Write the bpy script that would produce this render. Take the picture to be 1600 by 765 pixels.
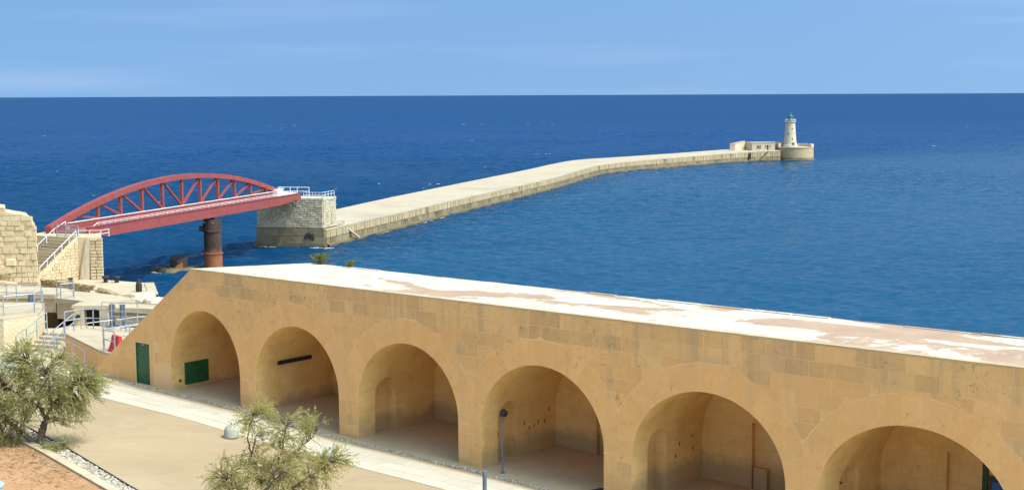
import bpy, bmesh, math, random
from mathutils import Vector, Matrix
from mathutils.noise import noise as pnoise

for o in list(bpy.data.objects): bpy.data.objects.remove(o, do_unlink=True)
SC = bpy.context.scene
COL = SC.collection
RAD = math.radians

# ---------------------------------------------------------------- camera
cam_d = bpy.data.cameras.new('camera')
cam = bpy.data.objects.new('camera', cam_d); COL.objects.link(cam)
CAM_H = 29.5
FPX = 2205.0
cam_d.sensor_fit = 'HORIZONTAL'; cam_d.sensor_width = 36.0
cam_d.lens = 36.0*FPX/1600.0
cam_d.clip_start = 0.5; cam_d.clip_end = 300000.0
PITCH = math.atan(234.0/FPX); ROLL = math.atan(7/1600)
cam.matrix_world = (Matrix.Translation((0, 0, CAM_H)) @ Matrix.Rotation(math.pi/2-PITCH, 4, 'X')
                    @ Matrix.Rotation(-ROLL, 4, 'Z'))
SC.camera = cam

# ---------------------------------------------------------------- sun and sky
SUN_EL = RAD(58); SUN_AZ_DIR = Vector((math.cos(RAD(-28)), math.sin(RAD(-28))))
SUN_VEC = Vector((SUN_AZ_DIR.x*math.cos(SUN_EL), SUN_AZ_DIR.y*math.cos(SUN_EL), math.sin(SUN_EL)))
sun_d = bpy.data.lights.new('sun', 'SUN'); sun_d.energy = 2.6; sun_d.angle = RAD(0.53); sun_d.color = (1.0, 0.945, 0.85)
sun = bpy.data.objects.new('sun', sun_d); COL.objects.link(sun)
sun.rotation_euler = (-SUN_VEC).to_track_quat('-Z', 'Y').to_euler(); sun.location = (60, -40, 120)

world = bpy.data.worlds.new('World'); SC.world = world; world.use_nodes = True
wt = world.node_tree; wt.nodes.clear()
def wn(t): return wt.nodes.new(t)
w_out = wn('ShaderNodeOutputWorld'); w_bg = wn('ShaderNodeBackground'); w_sky = wn('ShaderNodeTexSky')
w_sky.sky_type = 'NISHITA'; w_sky.sun_disc = False; w_sky.sun_elevation = SUN_EL
w_sky.sun_rotation = math.atan2(SUN_VEC.x, SUN_VEC.y); w_sky.altitude = 30.0
w_sky.air_density = 1.0; w_sky.dust_density = 6.5; w_sky.ozone_density = 1.6
w_bg.inputs['Strength'].default_value = 0.15
w_tint = wn('ShaderNodeMixRGB'); w_tint.blend_type = 'MULTIPLY'; w_tint.inputs[0].default_value = 1.0
w_tint.inputs[2].default_value = (0.87, 1.22, 1.47, 1)
w_geo = wn('ShaderNodeTexCoord'); w_add = wn('ShaderNodeVectorMath'); w_add.operation = 'ADD'; w_add.inputs[1].default_value = (0, 0, 0.24)
w_nrm = wn('ShaderNodeVectorMath'); w_nrm.operation = 'NORMALIZE'          # clear deep-blue air: no pale band at the horizon
wt.links.new(w_geo.outputs['Generated'], w_add.inputs[0]); wt.links.new(w_add.outputs[0], w_nrm.inputs[0]); wt.links.new(w_nrm.outputs[0], w_sky.inputs['Vector'])
wt.links.new(w_sky.outputs[0], w_tint.inputs[1])
# thin streaks of high cloud
w_tc = wn('ShaderNodeTexCoord'); w_map = wn('ShaderNodeMapping'); w_map.inputs['Scale'].default_value = (1.3, 1.3, 22.0)
w_no = wn('ShaderNodeTexNoise'); w_no.inputs['Scale'].default_value = 2.2; w_no.inputs['Detail'].default_value = 5.0
w_rp = wn('ShaderNodeMapRange'); w_rp.inputs[1].default_value = 0.50; w_rp.inputs[2].default_value = 0.78
w_rp.inputs[3].default_value = 0.0; w_rp.inputs[4].default_value = 0.16
wt.links.new(w_tc.outputs['Generated'], w_map.inputs[0]); wt.links.new(w_map.outputs[0], w_no.inputs['Vector'])
wt.links.new(w_no.outputs[0], w_rp.inputs[0])
w_mix = wn('ShaderNodeMixRGB'); w_mix.inputs[2].default_value = (4.4, 4.9, 6.0, 1)
wt.links.new(w_rp.outputs[0], w_mix.inputs[0]); wt.links.new(w_tint.outputs[0], w_mix.inputs[1])
wt.links.new(w_mix.outputs[0], w_bg.inputs['Color']); wt.links.new(w_bg.outputs[0], w_out.inputs[0])

SC.view_settings.view_transform = 'Standard'; SC.view_settings.look = 'None'
SC.view_settings.gamma = 1.0; SC.view_settings.use_curve_mapping = False
SC.view_settings.exposure = 0.27
SC.cycles.max_bounces = 10; SC.cycles.diffuse_bounces = 6

# ---------------------------------------------------------------- helpers
random.seed(7)
def lerp(a, b, t): return a+(b-a)*t
def interp(x, xs, ys):
    if x <= xs[0]: return ys[0]
    for i in range(len(xs)-1):
        if x <= xs[i+1]: return lerp(ys[i], ys[i+1], (x-xs[i])/(xs[i+1]-xs[i]))
    return ys[-1]

def tag(o, label=None, cat=None, group=None, kind=None):
    if label: o['label'] = label
    if cat: o['category'] = cat
    if group: o['group'] = group
    if kind: o['kind'] = kind
    return o
def empty(name, loc=(0, 0, 0), rz=0.0, label=None, cat=None, group=None):
    o = bpy.data.objects.new(name, None); COL.objects.link(o)
    o.location = loc; o.rotation_euler = (0, 0, rz); o.empty_display_size = 0.2
    return tag(o, label, cat, group)

class MB:
    """collects faces and links them as one mesh object"""
    def __init__(s): s.v = []; s.f = []
    def add(s, vs, fs):
        b = len(s.v); s.v += [tuple(v) for v in vs]; s.f += [tuple(i+b for i in f) for f in fs]
    def box(s, x0, x1, y0, y1, z0, z1):
        s.add([(x0,y0,z0),(x1,y0,z0),(x1,y1,z0),(x0,y1,z0),(x0,y0,z1),(x1,y0,z1),(x1,y1,z1),(x0,y1,z1)],
              [(0,3,2,1),(4,5,6,7),(0,1,5,4),(1,2,6,5),(2,3,7,6),(3,0,4,7)])
    def obox(s, c, ax, ay, az):
        c = Vector(c); ax = Vector(ax); ay = Vector(ay); az = Vector(az)
        vs = [c+ax*i+ay*j+az*k for k in (-1, 1) for i, j in ((-1,-1),(1,-1),(1,1),(-1,1))]
        s.add(vs, [(0,3,2,1),(4,5,6,7),(0,1,5,4),(1,2,6,5),(2,3,7,6),(3,0,4,7)])
    def beam(s, p, q, w, h, up=(0, 0, 1)):
        p = Vector(p); q = Vector(q); d = (q-p); L = d.length; d = d/L
        side = d.cross(Vector(up)).normalized(); u = side.cross(d)
        s.obox((p+q)/2, d*L/2, side*w/2, u*h/2)
    def prism(s, poly, z0, z1):
        n = len(poly)
        zt = z1 if isinstance(z1, (list, tuple)) else [z1]*n
        zb = z0 if isinstance(z0, (list, tuple)) else [z0]*n
        vs = [(p[0], p[1], zb[i]) for i, p in enumerate(poly)]+[(p[0], p[1], zt[i]) for i, p in enumerate(poly)]
        s.add(vs, [tuple(range(n))[::-1], tuple(range(n, 2*n))]+[(i, (i+1) % n, n+(i+1) % n, n+i) for i in range(n)])
    def slab(s, poly, O, ux, uy, nrm, d0, d1, inset=0.0):
        """polygon in the plane O+ux,uy, from depth d0 (back) to d1 (front) along nrm"""
        O = Vector(O); ux = Vector(ux); uy = Vector(uy); nrm = Vector(nrm); n = len(poly)
        cx = sum(p[0] for p in poly)/n; cy = sum(p[1] for p in poly)/n
        def ins(p):
            dx, dy = p[0]-cx, p[1]-cy; l = math.hypot(dx, dy) or 1
            k = max(0.0, 1-inset/l); return (cx+dx*k, cy+dy*k)
        vs = [O+ux*p[0]+uy*p[1]+nrm*d0 for p in poly]+[O+ux*q[0]+uy*q[1]+nrm*d1 for q in map(ins, poly)]
        s.add(vs, [tuple(range(n))[::-1], tuple(range(n, 2*n))]+[(i, (i+1) % n, n+(i+1) % n, n+i) for i in range(n)])
    def tube(s, pts, r, seg=6):
        pts = [Vector(p) for p in pts]; n = len(pts)
        rs = r if isinstance(r, (list, tuple)) else [r]*n
        vs = []; ref = Vector((0.13, 0.21, 1))
        for i, p in enumerate(pts):
            t = (pts[min(i+1, n-1)]-pts[max(i-1, 0)]).normalized()
            if abs(t.dot(ref.normalized())) > 0.95: rf = Vector((1, 0.1, 0))
            else: rf = ref
            a = t.cross(rf).normalized(); b = t.cross(a)
            for k in range(seg):
                an = 2*math.pi*k/seg; vs.append(p+(a*math.cos(an)+b*math.sin(an))*rs[i])
        fs = [(i*seg+k, i*seg+(k+1) % seg, (i+1)*seg+(k+1) % seg, (i+1)*seg+k) for i in range(n-1) for k in range(seg)]
        fs += [tuple(range(seg))[::-1], tuple((n-1)*seg+k for k in range(seg))]
        s.add(vs, fs)
    def lathe(s, prof, c=(0, 0, 0), seg=24, cap=True):
        vs = []; n = len(prof)
        for r, z in prof:
            for k in range(seg):
                a = 2*math.pi*k/seg; vs.append((c[0]+r*math.cos(a), c[1]+r*math.sin(a), c[2]+z))
        fs = [(i*seg+k, i*seg+(k+1) % seg, (i+1)*seg+(k+1) % seg, (i+1)*seg+k) for i in range(n-1) for k in range(seg)]
        if cap: fs += [tuple(range(seg))[::-1], tuple((n-1)*seg+k for k in range(seg))]
        s.add(vs, fs)
    def lump(s, c, rx, ry, rz, rng):
        vs = []
        for k in (-1, 1):
            for i, j in ((-1,-1),(1,-1),(1,1),(-1,1)):
                vs.append((c[0]+i*rx*rng.uniform(.45,.8), c[1]+j*ry*rng.uniform(.45,.8), c[2]+k*rz*rng.uniform(.45,.8)))
        s.add(vs, [(0,3,2,1),(4,5,6,7),(0,1,5,4),(1,2,6,5),(2,3,7,6),(3,0,4,7)])
    def build(s, name, mat, parent=None, smooth=False, fix=True):
        me = bpy.data.meshes.new(name); me.from_pydata(s.v, [], s.f)
        if fix:
            bm = bmesh.new(); bm.from_mesh(me); bmesh.ops.recalc_face_normals(bm, faces=bm.faces)
            bm.to_mesh(me); bm.free()
        if smooth:
            for p in me.polygons: p.use_smooth = True
        if mat: me.materials.append(mat)
        o = bpy.data.objects.new(name, me); COL.objects.link(o)
        if parent: o.parent = parent
        return o

def copy_tree(o, parent=None):
    c = o.copy(); COL.objects.link(c); c.parent = parent
    for ch in [x for x in bpy.data.objects if x.parent == o]: copy_tree(ch, c)
    return c

def clip_half(poly, a, b, c):
    """keep a*x+b*y <= c"""
    out = []; n = len(poly)
    for i in range(n):
        p, q = poly[i], poly[(i+1) % n]
        fp, fq = a*p[0]+b*p[1]-c, a*q[0]+b*q[1]-c
        if fp <= 0: out.append(p)
        if (fp < 0 < fq) or (fq < 0 < fp):
            t = fp/(fp-fq); out.append((lerp(p[0], q[0], t), lerp(p[1], q[1], t)))
    return out
def area(poly):
    return abs(sum(poly[i][0]*poly[(i+1) % len(poly)][1]-poly[(i+1) % len(poly)][0]*poly[i][1] for i in range(len(poly))))/2

# ---------------------------------------------------------------- materials
class NT:
    def __init__(s, name):
        s.m = bpy.data.materials.new(name); s.m.use_nodes = True; s.t = s.m.node_tree
        s.b = s.t.nodes['Principled BSDF']
    def n(s, t, **kw):
        x = s.t.nodes.new(t)
        for k, v in kw.items():
            if k in x.inputs: x.inputs[k].default_value = v
            else: setattr(x, k, v)
        return x
    def l(s, a, b): s.t.links.new(a, b)
    def pos(s, scale=(1, 1, 1), rot=(0, 0, 0)):
        g = s.n('ShaderNodeNewGeometry'); mp = s.n('ShaderNodeMapping'); mp.inputs['Scale'].default_value = scale
        mp.inputs['Rotation'].default_value = rot; s.l(g.outputs['Position'], mp.inputs[0]); return mp.outputs[0]
    def noise(s, vec, scale, detail=4, rough=.55, dist=0.0):
        x = s.n('ShaderNodeTexNoise'); x.inputs['Scale'].default_value = scale; x.inputs['Detail'].default_value = detail
        x.inputs['Roughness'].default_value = rough; x.inputs['Distortion'].default_value = dist; s.l(vec, x.inputs['Vector']); return x.outputs[0]
    def ramp(s, fac, stops):
        r = s.n('ShaderNodeValToRGB'); e = r.color_ramp.elements
        while len(e) < len(stops): e.new(0.5)
        for i, (p, c) in enumerate(stops):
            e[i].position = p; e[i].color = (c[0], c[1], c[2], 1) if hasattr(c, '__len__') else (c, c, c, 1)
        s.l(fac, r.inputs[0]); return r.outputs[0]
    def mix(s, fac, a, b, mode='MIX'):
        x = s.n('ShaderNodeMixRGB', blend_type=mode)
        for i, v in ((0, fac), (1, a), (2, b)):
            if hasattr(v, 'links') or hasattr(v, 'is_linked'): s.l(v, x.inputs[i])
            elif i == 0: x.inputs[0].default_value = v
            else: x.inputs[i].default_value = (v[0], v[1], v[2], 1)
        return x.outputs[0]
    def math(s, op, a, b=None):
        x = s.n('ShaderNodeMath', operation=op)
        for i, v in ((0, a), (1, b)):
            if v is None: continue
            if hasattr(v, 'is_linked'): s.l(v, x.inputs[i])
            else: x.inputs[i].default_value = v
        return x.outputs[0]
    def rnd(s):
        o = s.n('ShaderNodeObjectInfo'); g = s.n('ShaderNodeNewGeometry')
        return s.math('FRACT', s.math('ADD', o.outputs['Random'], s.math('MULTIPLY', g.outputs['Random Per Island'], 7.31)))
    def bump(s, h, strength=.4, dist=.05):
        x = s.n('ShaderNodeBump'); x.inputs['Strength'].default_value = strength; x.inputs['Distance'].default_value = dist
        s.l(h, x.inputs['Height']); s.l(x.outputs[0], s.b.inputs['Normal']); return x
    def color(s, c):
        if hasattr(c, 'is_linked'): s.l(c, s.b.inputs['Base Color'])
        else: s.b.inputs['Base Color'].default_value = (c[0], c[1], c[2], 1)
    def rough(s, r, spec=None):
        if hasattr(r, 'is_linked'): s.l(r, s.b.inputs['Roughness'])
        else: s.b.inputs['Roughness'].default_value = r
        if spec is not None: s.b.inputs['Specular IOR Level'].default_value = spec

def stone(name, lo, mid, hi, vary=.6, patch=.35, grain=9.0, bump=.5, stain=None, stain_amt=.5, stain_scale=.5, streak=None, bdist=.03, pits=None):
    """weathered stone: a tone for each block, patches, grain, stains"""
    t = NT(name); p = t.pos()
    f = t.math('ADD', t.math('MULTIPLY', t.rnd(), vary), t.math('MULTIPLY', t.noise(p, patch*3, 5, .6), 1-vary))
    c = t.ramp(f, [(.08, lo), (.5, mid), (.95, hi)])
    g = t.noise(p, grain, 6, .65)
    c = t.mix(.45, c, t.ramp(g, [(.25, .45), (.5, .55), (.75, .62)]), 'OVERLAY')
    if stain:
        sv = t.noise(p, stain_scale, 6, .62, .6)
        c = t.mix(t.math('MULTIPLY', t.ramp(sv, [(.5, 0), (.72, 1)]), stain_amt), c, stain)
    if streak:
        pv = t.pos((1.6, 1.6, .12)); sv = t.noise(pv, 1.3, 5, .6)
        c = t.mix(t.math('MULTIPLY', t.ramp(sv, [(.50, 0), (.68, 1)]), .65), c, streak)
    h = t.math('ADD', t.math('MULTIPLY', g, .6), t.noise(p, grain*4, 3, .6))
    if pits:
        big = t.ramp(t.noise(p, .42, 3, .5), [(.42, 0), (.56, 1)])
        pv = t.math('MULTIPLY', t.ramp(t.noise(p, 4.2, 5, .75, .5), [(.56, 0), (.68, 1)]), big)
        c = t.mix(t.math('MULTIPLY', pv, .8), c, pits)
        blot = t.ramp(t.noise(t.pos((1, 1, .6)), 1.5, 6, .7, .3), [(.6, 0), (.66, 1)])
        c = t.mix(t.math('MULTIPLY', blot, .28), c, tuple(min(1, x*1.12) for x in hi))
        h = t.math('SUBTRACT', h, t.math('MULTIPLY', pv, .9))
    t.color(c); t.rough(.92, .25)
    t.bump(h, bump, bdist); return t.m

def plain(name, c, rough=.6, metal=0.0, var=.12, scale=3.0, spec=.4, bump=0.0):
    t = NT(name); p = t.pos(); n = t.noise(p, scale, 5, .6)
    d = tuple(x*(1-var*1.6) for x in c); u = tuple(min(1, x*(1+var)) for x in c)
    t.color(t.ramp(n, [(.3, d), (.7, u)])); t.rough(rough, spec); t.b.inputs['Metallic'].default_value = metal
    if bump: t.bump(t.noise(p, scale*6, 4), bump, .02)
    return t.m

M = {}
M['wall'] = stone('ochre_limestone', (.70,.367,.131), (.83,.445,.161), (.89,.504,.201), vary=.5, patch=.25, grain=5.0, bump=.4,
                  stain=(.66,.404,.175), stain_amt=.5, stain_scale=.5, streak=(.70,.422,.183), pits=(.50,.294,.123))
M['walltop'] = stone('weathered_ochre_limestone', (.63,.357,.145), (.77,.440,.171), (.85,.504,.205), vary=.55, patch=.25, grain=5.0, bump=.5,
                  stain=(.50,.330,.166), stain_amt=.65, stain_scale=.45, streak=(.50,.339,.175), pits=(.36,.238,.123))
M['ring'] = stone('warm_arch_limestone', (.78,.404,.139), (.86,.454,.161), (.90,.504,.201), vary=.33, patch=.25, grain=5.0, bump=.3,
                  stain=(.72,.440,.183), stain_amt=.5, stain_scale=.5, streak=(.74,.449,.192), pits=(.56,.330,.139))
M['mortar'] = stone('ochre_mortar', (.81,.458,.188), (.85,.500,.218), (.88,.541,.262), vary=.1, patch=.3, grain=6, bump=.2,
                    stain=(.72,.449,.192), stain_amt=.5, stain_scale=.45)
M['roof'] = None
M['pale'] = stone('pale_limestone', (.47,.39,.27), (.58,.50,.37), (.66,.59,.46), vary=.45, patch=.15, grain=3, bump=.5,
                  stain=(.30,.23,.15), stain_amt=.5, stain_scale=.35, streak=(.34,.26,.16), bdist=.05)
M['breakwater'] = stone('breakwater_limestone', (.33,.235,.12), (.43,.315,.17), (.50,.38,.22), vary=.5, patch=.05, grain=.8, bump=.5,
                  stain=(.33,.26,.16), stain_amt=.45, stain_scale=.12, bdist=.1)
M['deckstone'] = stone('breakwater_paving', (.40,.315,.21), (.45,.36,.245), (.49,.40,.28), vary=.05, patch=.02, grain=.5, bump=.3,
                  stain=(.34,.27,.175), stain_amt=.6, stain_scale=.08, bdist=.05)
M['waterline'] = stone('algae_stone', (.09,.075,.04), (.15,.12,.06), (.24,.19,.09), vary=.2, patch=.1, grain=1.2, bump=.8,
                  stain=(.07,.075,.03), stain_amt=.7, stain_scale=.25, bdist=.1)
M['wetstone'] = stone('tidal_limestone', (.13,.10,.06), (.235,.18,.105), (.35,.27,.16), vary=.4, patch=.1, grain=.9, bump=.6,
                  stain=(.09,.075,.05), stain_amt=.85, stain_scale=.25, bdist=.08)
M['pierstone'] = stone('grey_rockfaced_limestone', (.40,.325,.205), (.55,.46,.31), (.66,.57,.41), vary=.6, patch=.1, grain=2.2, bump=.4,
                  stain=(.46,.28,.12), stain_amt=.5, stain_scale=.28, bdist=.08)
M['fort'] = stone('ruined_limestone', (.50,.36,.20), (.585,.445,.265), (.65,.52,.34), vary=.5, patch=.15, grain=2.0, bump=.8,
                  stain=(.62,.40,.17), stain_amt=.45, stain_scale=.3, bdist=.1)
M['rubble'] = stone('rubble_stone', (.22,.15,.08), (.36,.26,.14), (.50,.39,.23), vary=.7, patch=.2, grain=2.5, bump=.6)
M['concrete'] = stone('weathered_concrete', (.42,.32,.19), (.50,.39,.25), (.57,.46,.31), vary=.15, patch=.12, grain=3, bump=.35,
                  stain=(.30,.23,.15), stain_amt=.55, stain_scale=.3, streak=(.36,.29,.2))
M['concrete_pale'] = stone('pale_concrete', (.40,.305,.19), (.46,.365,.235), (.53,.43,.29), vary=.2, patch=.1, grain=3, bump=.2,
                  stain=(.30,.22,.13), stain_amt=.6, stain_scale=.5)
M['paving'] = stone('pale_flagstone', (.50,.44,.325), (.54,.48,.36), (.58,.525,.405), vary=.5, patch=.2, grain=6, bump=.2,
                  stain=(.56,.49,.37), stain_amt=.35, stain_scale=.7)
M['lighthouse'] = stone('lighthouse_limestone', (.50,.395,.265), (.565,.46,.32), (.61,.51,.37), vary=.3, patch=.1, grain=2, bump=.3,
                  stain=(.50,.36,.22), stain_amt=.4, stain_scale=.2)
M['pebble'] = stone('pebbles', (.28,.21,.14), (.50,.42,.32), (.72,.66,.56), vary=.9, patch=1, grain=10, bump=.3)
M['rock'] = stone('shore_rock', (.50,.40,.25), (.60,.50,.33), (.68,.59,.42), vary=.5, patch=.2, grain=1.5, bump=.9, stain=(.36,.27,.16), stain_scale=.4, bdist=.1)
M['green'] = plain('green_paint', (.018,.105,.036), .45, var=.25, scale=5)
M['darkgreen'] = plain('dark_green_paint', (.012,.06,.025), .5)
M['red'] = plain('red_steel_paint', (.30,.060,.046), .42, var=.10, scale=.8)
M['white'] = plain('white_paint', (.74,.74,.72), .45, var=.05)
M['galv'] = plain('galvanised_steel', (.34,.36,.38), .45, metal=.35, var=.12, scale=6)
M['dark'] = plain('dark_steel', (.025,.025,.03), .5)
M['hole'] = plain('dark_opening', (.03,.024,.018), .9)
M['bluegrey'] = plain('bluegrey_steel', (.13,.155,.18), .5)
M['blue'] = plain('blue_plastic', (.05,.20,.50), .4)
M['redplastic'] = plain('red_plastic', (.62,.035,.04), .38, var=.12, scale=6)
M['lantern'] = plain('verdigris_green', (.03,.17,.105), .4, var=.2, scale=2)
M['glass'] = plain('lantern_glass', (.16,.26,.24), .1, spec=.8)
M['iron'] = plain('bollard_iron', (.03,.025,.022), .7)
M['lamp'] = plain('bell_lamp_concrete', (.40,.40,.32), .8, var=.08, scale=4)
M['grate'] = plain('deck_planks', (.23,.10,.075), .8)
M['binblue'] = plain('pale_blue_plastic', (.40,.52,.56), .4)
M['foam'] = plain('sea_foam', (.80,.84,.86), .9)
M['bark'] = stone('tamarisk_bark', (.085,.055,.035), (.15,.105,.07), (.24,.18,.125), vary=.1, patch=2, grain=18, bump=.8)

def roof_mat():
    t = NT('limewashed_roof')
    g = t.n('ShaderNodeNewGeometry'); mp = t.n('ShaderNodeMapping', vector_type='POINT')
    mp.inputs['Rotation'].default_value = (0, 0, RAD(39.5)); t.l(g.outputs['Position'], mp.inputs[0])
    sep = t.n('ShaderNodeSeparateXYZ'); t.l(mp.outputs[0], sep.inputs[0])
    p = t.pos(); nz = t.noise(p, .35, 6, .6); nf = t.noise(p, 2.4, 6, .7)
    an = t.n('ShaderNodeMapping'); an.inputs['Scale'].default_value = (.14, .30, .3); an.inputs['Rotation'].default_value = (0, 0, .35); t.l(mp.outputs[0], an.inputs[0])
    w = t.noise(an.outputs[0], 1.0, 3, .5, .9)
    w = t.math('ADD', w, t.math('MULTIPLY', t.math('SUBTRACT', nf, .5), .22))
    w = t.math('ADD', w, t.math('MULTIPLY', t.math('SUBTRACT', nz, .5), .10))
    # little bare mortar at the left end of the roof, more to the right
    w = t.math('ADD', w, t.math('MULTIPLY', t.math('SUBTRACT', sep.outputs[0], -30.0), .0034))
    m = t.ramp(w, [(.525, 0), (.555, 1)])
    pink = t.ramp(t.noise(p, 1.1, 6, .65), [(.3, (.37,.235,.15)), (.7, (.46,.31,.205))])
    white = t.ramp(t.noise(p, .9, 6, .65), [(.3, (.50,.41,.295)), (.62, (.63,.55,.43))])
    c = t.mix(m, white, pink)
    spots = t.ramp(t.noise(p, 5.0, 4, .7), [(.60, 0), (.70, 1)])
    c = t.mix(t.math('MULTIPLY', spots, .4), c, (.36,.27,.19))
    lip = t.n('ShaderNodeMapRange'); lip.inputs[1].default_value = 40.62; lip.inputs[2].default_value = 41.1; lip.inputs[3].default_value = .8; lip.inputs[4].default_value = 0
    t.l(t.math('ADD', sep.outputs[1], t.math('MULTIPLY', t.math('SUBTRACT', nf, .5), .9)), lip.inputs[0])
    c = t.mix(lip.outputs[0], c, (.50,.38,.22))                      # lichen-yellow stones showing along the front edge
    crk = t.n('ShaderNodeTexVoronoi', feature='DISTANCE_TO_EDGE'); crk.inputs['Scale'].default_value = .55; t.l(t.mix(.35, p, t.noise(p, 1.5, 4)), crk.inputs['Vector'])
    c = t.mix(t.math('MULTIPLY', t.ramp(crk.outputs['Distance'], [(.006, 1), (.02, 0)]), .35), c, (.34,.26,.19))
    t.color(c); t.rough(.9, .2); t.bump(nf, .5, .05); return t.m
M['roof'] = roof_mat()

def interior_mat():
    """vault plaster: ochre with rising damp stains near the floor"""
    t = NT('vault_plaster'); p = t.pos()
    c = t.ramp(t.noise(p, .7, 6, .62, .4), [(.28, (.72,.44,.155)), (.5, (.87,.555,.205)), (.74, (.90,.62,.27))])
    g = t.noise(p, 7, 5, .6)
    c = t.mix(.4, c, t.ramp(g, [(.25, .42), (.75, .6)]), 'OVERLAY')
    course = t.n('ShaderNodeTexBrick'); course.inputs['Scale'].default_value = 1.0
    course.inputs['Brick Width'].default_value = 1.1; course.inputs['Row Height'].default_value = .42; course.inputs['Mortar Size'].default_value = .012
    course.inputs['Color1'].default_value = (1, 1, 1, 1); course.inputs['Color2'].default_value = (.86, .84, .8, 1); course.inputs['Mortar'].default_value = (.72, .68, .6, 1)
    sp = t.n('ShaderNodeSeparateXYZ'); t.l(t.pos((1, 1, 1), (0, 0, RAD(39.5))), sp.inputs[0])
    cb = t.n('ShaderNodeCombineXYZ'); t.l(t.math('ADD', sp.outputs[1], sp.outputs[0]), cb.inputs[0]); t.l(sp.outputs[2], cb.inputs[1])
    t.l(cb.outputs[0], course.inputs['Vector'])
    c = t.mix(.5, c, course.outputs[0], 'MULTIPLY')
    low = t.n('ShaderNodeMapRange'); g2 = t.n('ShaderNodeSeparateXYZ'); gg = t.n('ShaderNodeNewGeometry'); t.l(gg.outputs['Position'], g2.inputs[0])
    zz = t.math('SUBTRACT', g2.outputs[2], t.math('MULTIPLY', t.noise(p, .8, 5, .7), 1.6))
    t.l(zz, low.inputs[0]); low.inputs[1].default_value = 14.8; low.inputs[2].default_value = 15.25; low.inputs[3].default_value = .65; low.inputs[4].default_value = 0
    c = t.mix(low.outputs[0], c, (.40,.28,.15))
    blot = t.ramp(t.noise(p, 1.6, 6, .7), [(.60, 0), (.70, 1)])
    c = t.mix(t.math('MULTIPLY', blot, .4), c, (.42,.28,.12))
    t.color(c); t.rough(.95, .2); t.bump(g, .5, .03); return t.m
M['vault'] = interior_mat()

def ground_mat(name, a, b, scale, spot, spot_amt=.4, grain=30, bump=.3):
    t = NT(name); p = t.pos()
    c = t.ramp(t.noise(p, scale, 7, .6), [(.3, a), (.7, b)])
    c = t.mix(.3, c, t.ramp(t.noise(p, grain, 4, .7), [(.25, .4), (.75, .62)]), 'OVERLAY')
    s = t.ramp(t.noise(p, scale*2.7, 6, .7, .8), [(.58, 0), (.72, 1)])
    c = t.mix(t.math('MULTIPLY', s, spot_amt), c, spot)
    t.color(c); t.rough(.95, .15); t.bump(t.noise(p, grain*.6, 5, .7), bump, .03); return t.m
def forecourt_mat():
    t = NT('sandy_asphalt'); p = t.pos()
    c = t.ramp(t.noise(p, .22, 7, .6), [(.3, (.37,.265,.15)), (.7, (.435,.32,.193))])
    c = t.mix(.3, c, t.ramp(t.noise(p, 40, 4, .7), [(.25, .4), (.75, .62)]), 'OVERLAY')
    st = t.noise(t.pos((.10, 1.1, 1), (0, 0, RAD(39.5))), 1.0, 4, .55, .4)              # wheel-worn streaks along the yard
    c = t.mix(t.math('MULTIPLY', t.ramp(st, [(.48, 0), (.66, 1)]), .35), c, (.33,.245,.14))
    bl = t.noise(p, .6, 7, .72, 1.2)
    c = t.mix(t.math('MULTIPLY', t.ramp(bl, [(.56, 0), (.66, 1)]), .35), c, (.31,.225,.125))
    pale = t.noise(p, .9, 6, .7, .5)
    c = t.mix(t.math('MULTIPLY', t.ramp(pale, [(.56, 0), (.7, 1)]), .35), c, (.50,.405,.27))
    sp = t.noise(p, 9, 3, .6); c = t.mix(t.math('MULTIPLY', t.ramp(sp, [(.68, 0), (.73, 1)]), .5), c, (.22,.16,.09))
    t.color(c); t.rough(.95, .15); t.bump(t.noise(p, 24, 5, .7), .2, .03); return t.m
M['forecourt'] = forecourt_mat()
M['earth'] = ground_mat('red_earth', (.38,.20,.09), (.47,.265,.13), .8, (.20,.115,.06), .6, 14, .6)
M['apron'] = ground_mat('vault_floor', (.43,.335,.20), (.52,.41,.25), .5, (.30,.22,.125), .5, 20, .3)
M['ground'] = ground_mat('sandy_ground', (.50,.40,.26), (.60,.50,.34), .3, (.40,.30,.18), .5, 6, .5)

def rust_mat():
    t = NT('rusted_iron'); p = t.pos((1, 1, .6)); g = t.n('ShaderNodeNewGeometry'); s = t.n('ShaderNodeSeparateXYZ'); t.l(g.outputs['Position'], s.inputs[0])
    n = t.noise(p, .9, 6, .7, .5)
    c = t.ramp(n, [(.3, (.035,.022,.018)), (.55, (.075,.042,.03)), (.75, (.14,.065,.04))])
    orange = t.ramp(t.noise(p, 1.4, 6, .7), [(.3, (.24,.075,.03)), (.7, (.40,.15,.06))])
    f = t.n('ShaderNodeMapRange'); f.inputs[1].default_value = 3.6; f.inputs[2].default_value = 2.6
    f.inputs[3].default_value = 0; f.inputs[4].default_value = .85
    t.l(t.math('ADD', s.outputs[2], t.math('MULTIPLY', t.math('SUBTRACT', n, .5), 2.5)), f.inputs[0])
    c = t.mix(f.outputs[0], c, orange); t.color(c); t.rough(.85, .3); t.bump(n, .8, .1); return t.m
M['rust'] = rust_mat()

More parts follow.
